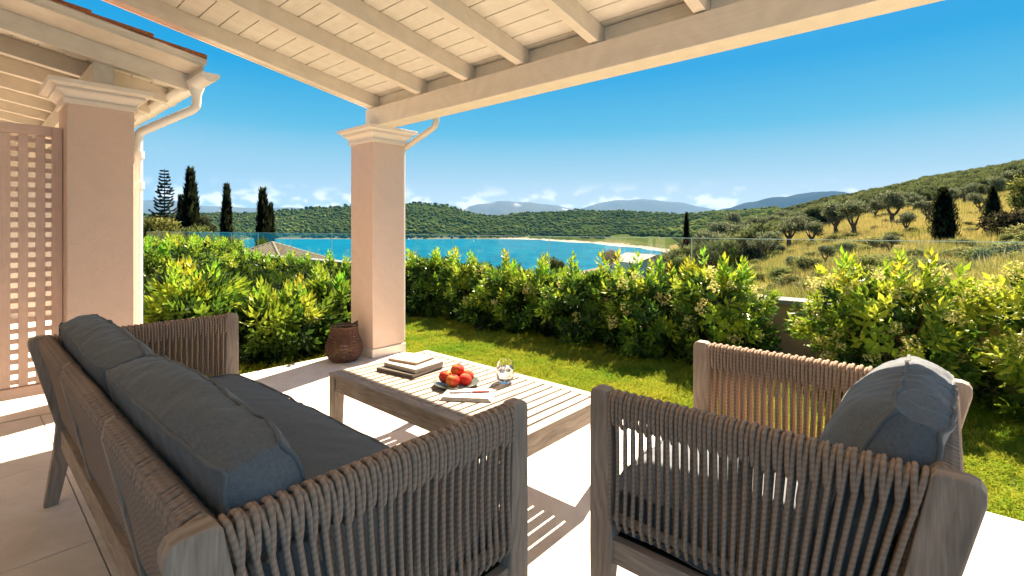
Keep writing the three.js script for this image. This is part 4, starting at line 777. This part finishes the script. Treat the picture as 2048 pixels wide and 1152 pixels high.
function ropeSeat(name, label, cat, at, turn, W, D, stiles, cushions) { // local x forward, z across
  const t = thing(name, label, cat, at, turn), xb = -D / 2, xf = D / 2, R = rng(Math.round(W * 1000));
  const rear = [[xb + 0.050, 0], [xb + 0.098, 0], [xb + 0.138, 0.20], [xb + 0.160, 0.345], [xb + 0.082, 0.742], [xb + 0.074, 0.752], [xb + 0.026, 0.752], [xb + 0.010, 0.746], [xb + 0.002, 0.732], [xb + 0.002, 0.712], [xb + 0.090, 0.345], [xb + 0.082, 0.24]];
  const front = [[xf - 0.052, 0], [xf - 0.004, 0], [xf, 0.29], [xf - 0.002, 0.735], [xf - 0.008, 0.748], [xf - 0.018, 0.754], [xf - 0.050, 0.754], [xf - 0.060, 0.748], [xf - 0.062, 0.735], [xf - 0.074, 0.345], [xf - 0.074, 0.27]];
  const uvw = g => boxUV(g, 1, 1), zc = W / 2 - 0.0225;
  for (const s of [-1, 1]) {
    part('rear_post', uvw(extrude(rear, 0.045, 0.005)).translate(0, 0, s * zc), M.wood, t);
    part('front_post', uvw(extrude(front, 0.045, 0.005)).translate(0, 0, s * zc), M.wood, t);
    part('side_rail', box(xb + 0.15, xf - 0.06, 0.255, 0.325, s * (zc - 0.0) - 0.015, s * zc + 0.015, 0.004, 1, 0), M.wood, t);
    const top = new THREE.CylinderGeometry(0.019, 0.019, D - 0.16, 12); top.rotateZ(Math.PI / 2); top.translate((xb + 0.10 + xf - 0.05) / 2, 0.724, s * zc); part('arm_rail', uvw(top), M.wood, t);
    const low = new THREE.CylinderGeometry(0.013, 0.013, D - 0.20, 10); low.rotateZ(Math.PI / 2); low.translate((xb + 0.14 + xf - 0.05) / 2, 0.385, s * zc); part('lower_rail', uvw(low), M.wood, t);
    const x0 = xb + 0.094, x1 = xf - 0.069, n = Math.round((x1 - x0) / 0.0124);
    for (let i = 0; i <= n; i++) {
      const x = lerp(x0, x1, i / n), long = i % 2 === 0, g = long ? armLong : armShort, m = part('rope_strand', g[i % g.length], M.rope, t, [x, 0, s * zc]);
      m.rotation.order = 'ZYX'; m.rotation.y = Math.PI / 2 + (R() - 0.5) * 0.03;
      if (long) { const th = Math.max(0, (0.078 - (x - x0) * 0.20)) / 0.339 + (R() - 0.5) * 0.004; m.rotation.z = Math.asin(th); m.position.x += th * 0.724; m.position.y += 0.724 * (1 - Math.cos(Math.asin(th))); }
    }
  }
  part('front_rail', box(xf - 0.055, xf - 0.025, 0.255, 0.325, -zc + 0.02, zc - 0.02, 0.004, 1, 2), M.wood, t);
  part('back_rail', box(xb + 0.105, xb + 0.14, 0.24, 0.325, -zc + 0.02, zc - 0.02, 0.004, 1, 2), M.wood, t);
  const bt = [xb + 0.062, 0.722], bb = [xb + 0.138, 0.385];
  for (const [[x, y], r] of [[bt, 0.019], [bb, 0.013]]) { const g = new THREE.CylinderGeometry(r, r, W - 0.08, 12); g.rotateX(Math.PI / 2); g.translate(x, y, 0); part('rail', uvw(g), M.wood, t); }
  const cuts = [-zc, ...stiles, zc];
  for (const z of stiles) { // thin uprights that show between the rope panels
    const o = 0.027, g = extrude([[bt[0] - o, bt[1] - 0.02], [bt[0] - o * 0.7, bt[1] + 0.02], [bt[0], bt[1] + 0.030], [bt[0] + o, bt[1] + 0.012], [bb[0] + 0.02, 0.32], [bb[0] - 0.024, 0.32]], 0.032, 0.004); part('back_stile', uvw(g).translate(0, 0, z), M.wood, t);
  }
  for (let k = 0; k + 1 < cuts.length; k++) {
    const a = cuts[k] + (k ? 0.022 : 0.030), b = cuts[k + 1] - (k + 2 < cuts.length ? 0.022 : 0.030), n = Math.round((b - a) / 0.0128);
    for (let i = 0; i <= n; i++) { const m = part('rope_strand', backRope(i, xb), M.rope, t, [0, 0, lerp(a, b, i / n)]); m.rotation.y = (R() - 0.5) * 0.03; }
  }
  part('seat_board', box(xb + 0.13, xf - 0.06, 0.300, 0.312, -zc + 0.03, zc - 0.03, 0.002), M.iron, t);
  cushions(t, xb, xf, zc);
  return t;
}
const armLong = [0, 1, 2].map(i => ropeLoop([0, 0.724], [0, 0.385], 0.025 - i * 0.0004, 0.0061)), armShort = [0, 1, 2].map(i => ropeLoop([0, 0.724], [0, 0.684 - i * 0.005], 0.0258, 0.0061, 22));
const backCache = {};
function backRope(i, xb) { const k = xb.toFixed(3) + (i % 2); return backCache[k] ??= i % 2 ? ropeLoop([xb + 0.062, 0.722], [xb + 0.138, 0.385], 0.0262, 0.0061) : ropeLoop([xb + 0.062, 0.722], [xb + 0.138, 0.385], 0.0248, 0.0061); }
ropeSeat('rope_sofa', 'two seat teak and brown rope sofa with slate cushions', 'sofa', [0.62, 0, -1.9285], 0, 2.133, 0.84, [-0.37, 0.37], (t, xb, xf, zc) => {
  const s = cushion(t, 'seat_cushion', 2 * zc - 0.07, 0.64, 0.115, { seed: 3, bulge: 0.018, side: 0.012, end: 0.012 }); s.rotation.z = Math.PI / 2; s.position.set(xf - 0.34, 0.375, 0);
  for (const [k, z] of [[0, 0.515], [1, -0.515]]) { const c = cushion(t, 'back_cushion', 1.0, 0.43, 0.135, { seed: 11 + k * 9, bulge: 0.055, back: 0.004, side: 0.02, end: 0.03 }); c.rotation.set((k ? 1 : -1) * 0.012, 0, 0.25); c.position.set(xb + 0.205, 0.605, z); }
});
ropeSeat('rope_armchair', 'teak and brown rope armchair with a plump slate cushion', 'armchair', [1.663, 0, -0.3725], Math.PI / 2, 0.832, 0.855, [], (t, xb, xf, zc) => {
  const s = cushion(t, 'seat_cushion', 2 * zc - 0.07, 0.60, 0.125, { seed: 5, bulge: 0.025, side: 0.02, end: 0.012 }); s.rotation.z = Math.PI / 2; s.position.set(xf - 0.33, 0.385, 0);
  const c = cushion(t, 'back_cushion', 0.71, 0.46, 0.11, { seed: 31, bulge: 0.085, back: 0.006, side: 0.014, end: 0.02 }); c.rotation.set(0.03, 0, 0.40); c.position.set(xb + 0.188, 0.60, 0.0);
});

// ---------------------------------------------------------------- slatted coffee table and what stands on it
const TY = 0.42;
{
  const x0 = 1.375, x1 = 2.065, z0 = -2.585, z1 = -1.225, t = thing('coffee_table', 'pale weathered teak coffee table with a slatted top', 'table', [0, 0, 0]);
  part('edge_board', box(x0, x0 + 0.055, TY - 0.022, TY, z0, z1, 0.003, 1, 2), M.tableWood, t);
  part('edge_board', box(x1 - 0.055, x1, TY - 0.022, TY, z0, z1, 0.003, 1, 2), M.tableWood, t);
  const n = 24, p = (z1 - z0) / n, R = rng(61);
  for (let i = 0; i < n; i++) { const g = box(x0 + 0.0565, x1 - 0.0565, TY - 0.02 + (R() - 0.5) * 0.0008, TY - 0.0005 + (R() - 0.5) * 0.001, z0 + i * p + (i ? 0.0055 : 0), z0 + (i + 1) * p - (i < n - 1 ? 0.0055 : 0), 0.003, 1, 0), uv = g.attributes.uv, a = R() * 3, b = R() * 3; for (let k = 0; k < uv.count; k++) uv.setXY(k, uv.getX(k) + a, uv.getY(k) + b); part('slat', g, M.tableWood, t); }
  part('apron', box(x0 + 0.008, x0 + 0.034, TY - 0.095, TY - 0.0225, z0 + 0.045, z1 - 0.045, 0.003, 1, 2), M.tableWood, t);
  part('apron', box(x1 - 0.034, x1 - 0.008, TY - 0.095, TY - 0.0225, z0 + 0.045, z1 - 0.045, 0.003, 1, 2), M.tableWood, t);
  for (const [a, b] of [[z0 + 0.008, z0 + 0.034], [z1 - 0.034, z1 - 0.008]]) part('apron', box(x0 + 0.045, x1 - 0.045, TY - 0.095, TY - 0.0225, a, b, 0.003, 1, 0), M.tableWood, t);
  for (const sx of [0, 1]) for (const sz of [0, 1]) {
    const g = extrude([[-0.004, -0.0], [0.046, 0], [0.062, TY - 0.095], [0.062, TY - 0.0235], [0, TY - 0.0235], [0, 0.2]], 0.058, 0.003);
    if (sx) g.rotateY(Math.PI); g.translate(sx ? x1 - 0.0005 : x0 + 0.0005, 0, sz ? z1 - 0.0295 : z0 + 0.0295); part('leg', boxUV(g, 1, 1), M.tableWood, t);
  }
}
function book(label, at, turn, w, l, h, cover, pages = [0.74, 0.66, 0.54]) {
  const t = thing('book', label, 'book', at, turn), m = std('book cover', col(...cover), { roughness: 0.6, map: T.paint });
  part('pages', box(-w / 2 + 0.003, w / 2 - 0.005, 0.0035, h - 0.0035, -l / 2 + 0.004, l / 2 - 0.004, 0, 1), std('paper', col(...pages), { roughness: 0.9, map: rep(T.woodB, 1, 3) }), t);
  part('cover', box(-w / 2, w / 2, h - 0.003, h, -l / 2, l / 2, 0.001), m, t); part('cover', box(-w / 2, w / 2, 0, 0.003, -l / 2, l / 2, 0.001), m, t);
  part('spine', box(-w / 2 - 0.001, -w / 2 + 0.003, 0.0005, h - 0.0005, -l / 2, l / 2, 0.001), m, t);
}
{
  const c = [1.720, TY, -2.30];
  book('large dark bound book at the bottom of the pile on the table', [1.715, TY + 0.001, -2.295], 0.16, 0.255, 0.275, 0.020, [0.10, 0.085, 0.07]);
  book('thick cream book in the middle of the pile', [1.735, TY + 0.022, -2.285], 0.10, 0.225, 0.255, 0.022, [0.62, 0.55, 0.45]);
  book('small dusty pink book on top of the pile', [1.745, TY + 0.0445, -2.325], 0.22, 0.16, 0.21, 0.014, [0.50, 0.34, 0.27]);
}
{
  const c = [1.690, -1.880], pl = thing('plate', 'shallow dark green stoneware plate under the peaches', 'plate', [c[0], TY, c[1]]);
  part('dish', new THREE.LatheGeometry([[0, 0.006], [0.06, 0.006], [0.085, 0.012], [0.112, 0.024], [0.116, 0.024], [0.113, 0.018], [0.088, 0.006], [0.062, 0.001], [0, 0.001]].map(p => new THREE.Vector2(...p)), 48), std('glazed stoneware', col(0.10, 0.115, 0.09), { roughness: 0.3 }), pl);
  const R = rng(71), spots = [[-0.058, -0.018, 0], [0.012, -0.055, 0.3], [0.062, 0.002, 0.2], [-0.012, 0.056, 0.5], [0.055, -0.005, 0], [0.0, 0.0, 0]];
  const P = [[-0.050, 0.030, 'peach at the left of the plate, deep red'], [0.005, 0.060, 'peach at the front of the plate, orange-red'], [0.060, 0.020, 'peach at the right front of the plate'], [0.038, -0.048, 'peach at the back right of the plate'], [-0.030, -0.048, 'peach at the back left of the plate, half orange'], [0.005, 0.004, 'peach in the middle of the plate, resting highest']];
  P.forEach(([x, z, label], i) => {
    const r = 0.0315 + R() * 0.004, g = new THREE.SphereGeometry(r, 28, 20), p = g.attributes.position, cl = new Float32Array(p.count * 3), tx = R() * 6;
    for (let k = 0; k < p.count; k++) {
      let a = Math.atan2(p.getZ(k), p.getX(k)), y = p.getY(k) / r, cleft = Math.exp(-((a - 0.6) ** 2) * 14) * (1 - y * y) * 0.07, dim = 0.12 * Math.exp(-(1 - y) * 14);
      const s = 1 - cleft; p.setXYZ(k, p.getX(k) * s, (p.getY(k) * 0.93) - dim * r * 2.2, p.getZ(k) * s);
      const n = clamp(0.40 + 0.75 * fbm(p.getX(k) * 28 + tx, p.getY(k) * 28, p.getZ(k) * 28, 3) + 0.35 * Math.sin(a + tx)); cl[k * 3] = lerp(0.52, 0.70, n); cl[k * 3 + 1] = lerp(0.028, 0.26, n * n); cl[k * 3 + 2] = lerp(0.014, 0.05, n);
    }
    g.setAttribute('color', new THREE.BufferAttribute(cl, 3)); g.computeVertexNormals();
    const t = thing('peach', label, 'peach', [c[0] + x, TY + 0.011 + r * (i === 5 ? 2.05 : 0.95), c[1] + z], R() * 6); t.rotation.x = (R() - 0.5) * 0.5;
    part('skin', g, M.peach ??= std('peach skin', col(1, 1, 1), { vertexColors: true, roughness: 0.8, specularIntensity: 0.4 }), t);
    part('stalk', new THREE.CylinderGeometry(0.0018, 0.0012, 0.008, 6).translate(0, r * 0.72, 0), M.stem, t);
  });
}
{ // folded napkin and knife
  const t = thing('napkin', 'folded off-white linen napkin in front of the plate', 'napkin', [1.615, TY, -1.715], 0.62);
  const cloth = std('linen', col(0.74, 0.70, 0.64), { map: T.weave, roughness: 0.95 });
  for (let k = 0; k < 3; k++) { const g = new THREE.BoxGeometry(0.135 - k * 0.006, 0.004, 0.245 - k * 0.012, 12, 1, 20), p = g.attributes.position; for (let i = 0; i < p.count; i++) p.setY(i, p.getY(i) + 0.004 + k * 0.0052 + Math.abs(0.003 * noise(p.getX(i) * 22, k * 3.1, p.getZ(i) * 14)) + (k === 2 ? 0.004 * smooth(0.03, 0.067, p.getX(i)) : 0)); g.computeVertexNormals(); part('fold', boxUV2(g), cloth, t); }
  const kn = thing('table_knife', 'table knife with a red handle lying on the napkin', 'knife', [1.625, TY + 0.021, -1.715], 0.80);
  part('handle', new RoundedBoxGeometry(0.013, 0.008, 0.085, 2, 0.004).translate(0, 0, 0.055), std('red handle', col(0.34, 0.05, 0.04), { roughness: 0.4 }), kn);
  const bl = extrude([[-0.0065, 0.012], [-0.007, -0.09], [0.0, -0.108], [0.0065, -0.09], [0.0065, 0.012]], 0.0016, 0.0003); bl.rotateX(Math.PI / 2); part('blade', bl, std('steel', col(0.35, 0.42, 0.5), { metalness: 1, roughness: 0.22 }), kn);
}
{ // stemless glass of iced water
  const t = thing('water_glass', 'stemless glass of iced water at the back of the table', 'glass', [1.90, TY, -1.735]);
  const wall = [[0, 0.004], [0.024, 0.003], [0.030, 0.0], [0.036, 0.006], [0.045, 0.026], [0.0475, 0.046], [0.045, 0.072], [0.0385, 0.112], [0.0375, 0.112], [0.0435, 0.072], [0.0455, 0.046], [0.043, 0.028], [0.033, 0.012], [0, 0.010]];
  part('bowl', new THREE.LatheGeometry(wall.map(p => new THREE.Vector2(...p)), 48), std('clear glass', col(1, 1, 1), { transmission: 1, roughness: 0.0, ior: 1.5, thickness: 0.002 }), t);
  part('water', new THREE.LatheGeometry([[0, 0.0105], [0.0328, 0.0125], [0.0427, 0.0285], [0.0452, 0.046], [0.0434, 0.070], [0.042, 0.076], [0, 0.076]].map(p => new THREE.Vector2(...p)), 48), std('water', col(0.98, 0.99, 0.99), { transmission: 1, roughness: 0.0, ior: 1.33, thickness: 0.05 }), t);
  const R = rng(91); for (let k = 0; k < 4; k++) { const g = new RoundedBoxGeometry(0.022, 0.022, 0.022, 2, 0.005); g.rotateX(R() * 3); g.rotateY(R() * 3); const a = k * 1.6; part('ice_cube', g.translate(Math.cos(a) * 0.018, 0.060 + R() * 0.012, Math.sin(a) * 0.018), std('ice', col(0.95, 0.97, 0.98), { transmission: 0.85, roughness: 0.15, ior: 1.31, thickness: 0.02 }), t); }
}
{ // wicker lantern beside the column
  const t = thing('wicker_lantern', 'round brown wicker lantern with a leather handle beside the column', 'lantern', [2.385, 0, -4.20]);
  const m = std('brown wicker', col(0.15, 0.07, 0.05), { map: T.rope, roughness: 0.85 }), R = rng(95), prof = y => y < 0.235 ? 0.100 + 0.062 * Math.sin(Math.PI * Math.pow(clamp(y / 0.29), 0.8)) : lerp(0.128, 0.118, (y - 0.235) / 0.08);
  const rings = [];
  for (let y = 0.008; y < 0.315; y += 0.0064) { if (y > 0.06 && R() < 0.10) continue; const pts = [], ph = R() * 6; for (let i = 0; i < 26; i++) { const a = i / 26 * 6.283; pts.push([Math.cos(a) * (prof(y) + 0.003 * (i % 2 ? 1 : -1)), y + 0.006 * Math.sin(a * 2 + ph) * R(), Math.sin(a) * (prof(y) + 0.003 * (i % 2 ? 1 : -1))]); } rings.push(tube(pts, 0.0030, 64, 5, true)); }
  tag(part('woven_strands', mergeGeometries(rings), m, t), null, null, null, 'stuff');
  for (let i = 0; i < 26; i++) { const a = i / 26 * 6.283, pts = []; for (let k = 0; k <= 10; k++) { const y = k / 10 * 0.318; pts.push([Math.cos(a + 0.06 * Math.sin(k)) * prof(y), y, Math.sin(a + 0.06 * Math.sin(k)) * prof(y)]); } part('upright', tube(pts, 0.0034, 16, 5), m, t); }
  const rim = new THREE.TorusGeometry(0.120, 0.008, 8, 40); rim.rotateX(Math.PI / 2); rim.translate(0, 0.318, 0); part('rim', rim, m, t);
  part('base', new THREE.CylinderGeometry(0.10, 0.102, 0.008, 28).translate(0, 0.005, 0), m, t);
  part('handle', tube([[0.122, 0.31, 0], [0.128, 0.345, 0.01], [0.09, 0.352, 0.06], [0.0, 0.345, 0.10], [-0.09, 0.345, 0.06], [-0.128, 0.335, 0.01], [-0.122, 0.31, 0]], 0.008, 40, 8), std('dark leather', col(0.035, 0.022, 0.018), { roughness: 0.6 }), t);
  part('candle', new THREE.CylinderGeometry(0.038, 0.038, 0.13, 24).translate(0, 0.075, 0), std('candle wax', col(0.72, 0.62, 0.48), { roughness: 0.6 }), t);
}
{ const t = thing('fallen_leaf', 'tiny dry leaf lying on the terrace tiles at the lower right', 'leaf', [1.93, 0.006, 0.755], 1.0); const g = fromTris(leafGeo(0.028, 0.010, 0.3, 0.2)); g.rotateX(Math.PI / 2); part('blade', g, std('dry leaf', col(0.05, 0.035, 0.02), { side: THREE.DoubleSide }), t); }

renderer.render(scene, camera);
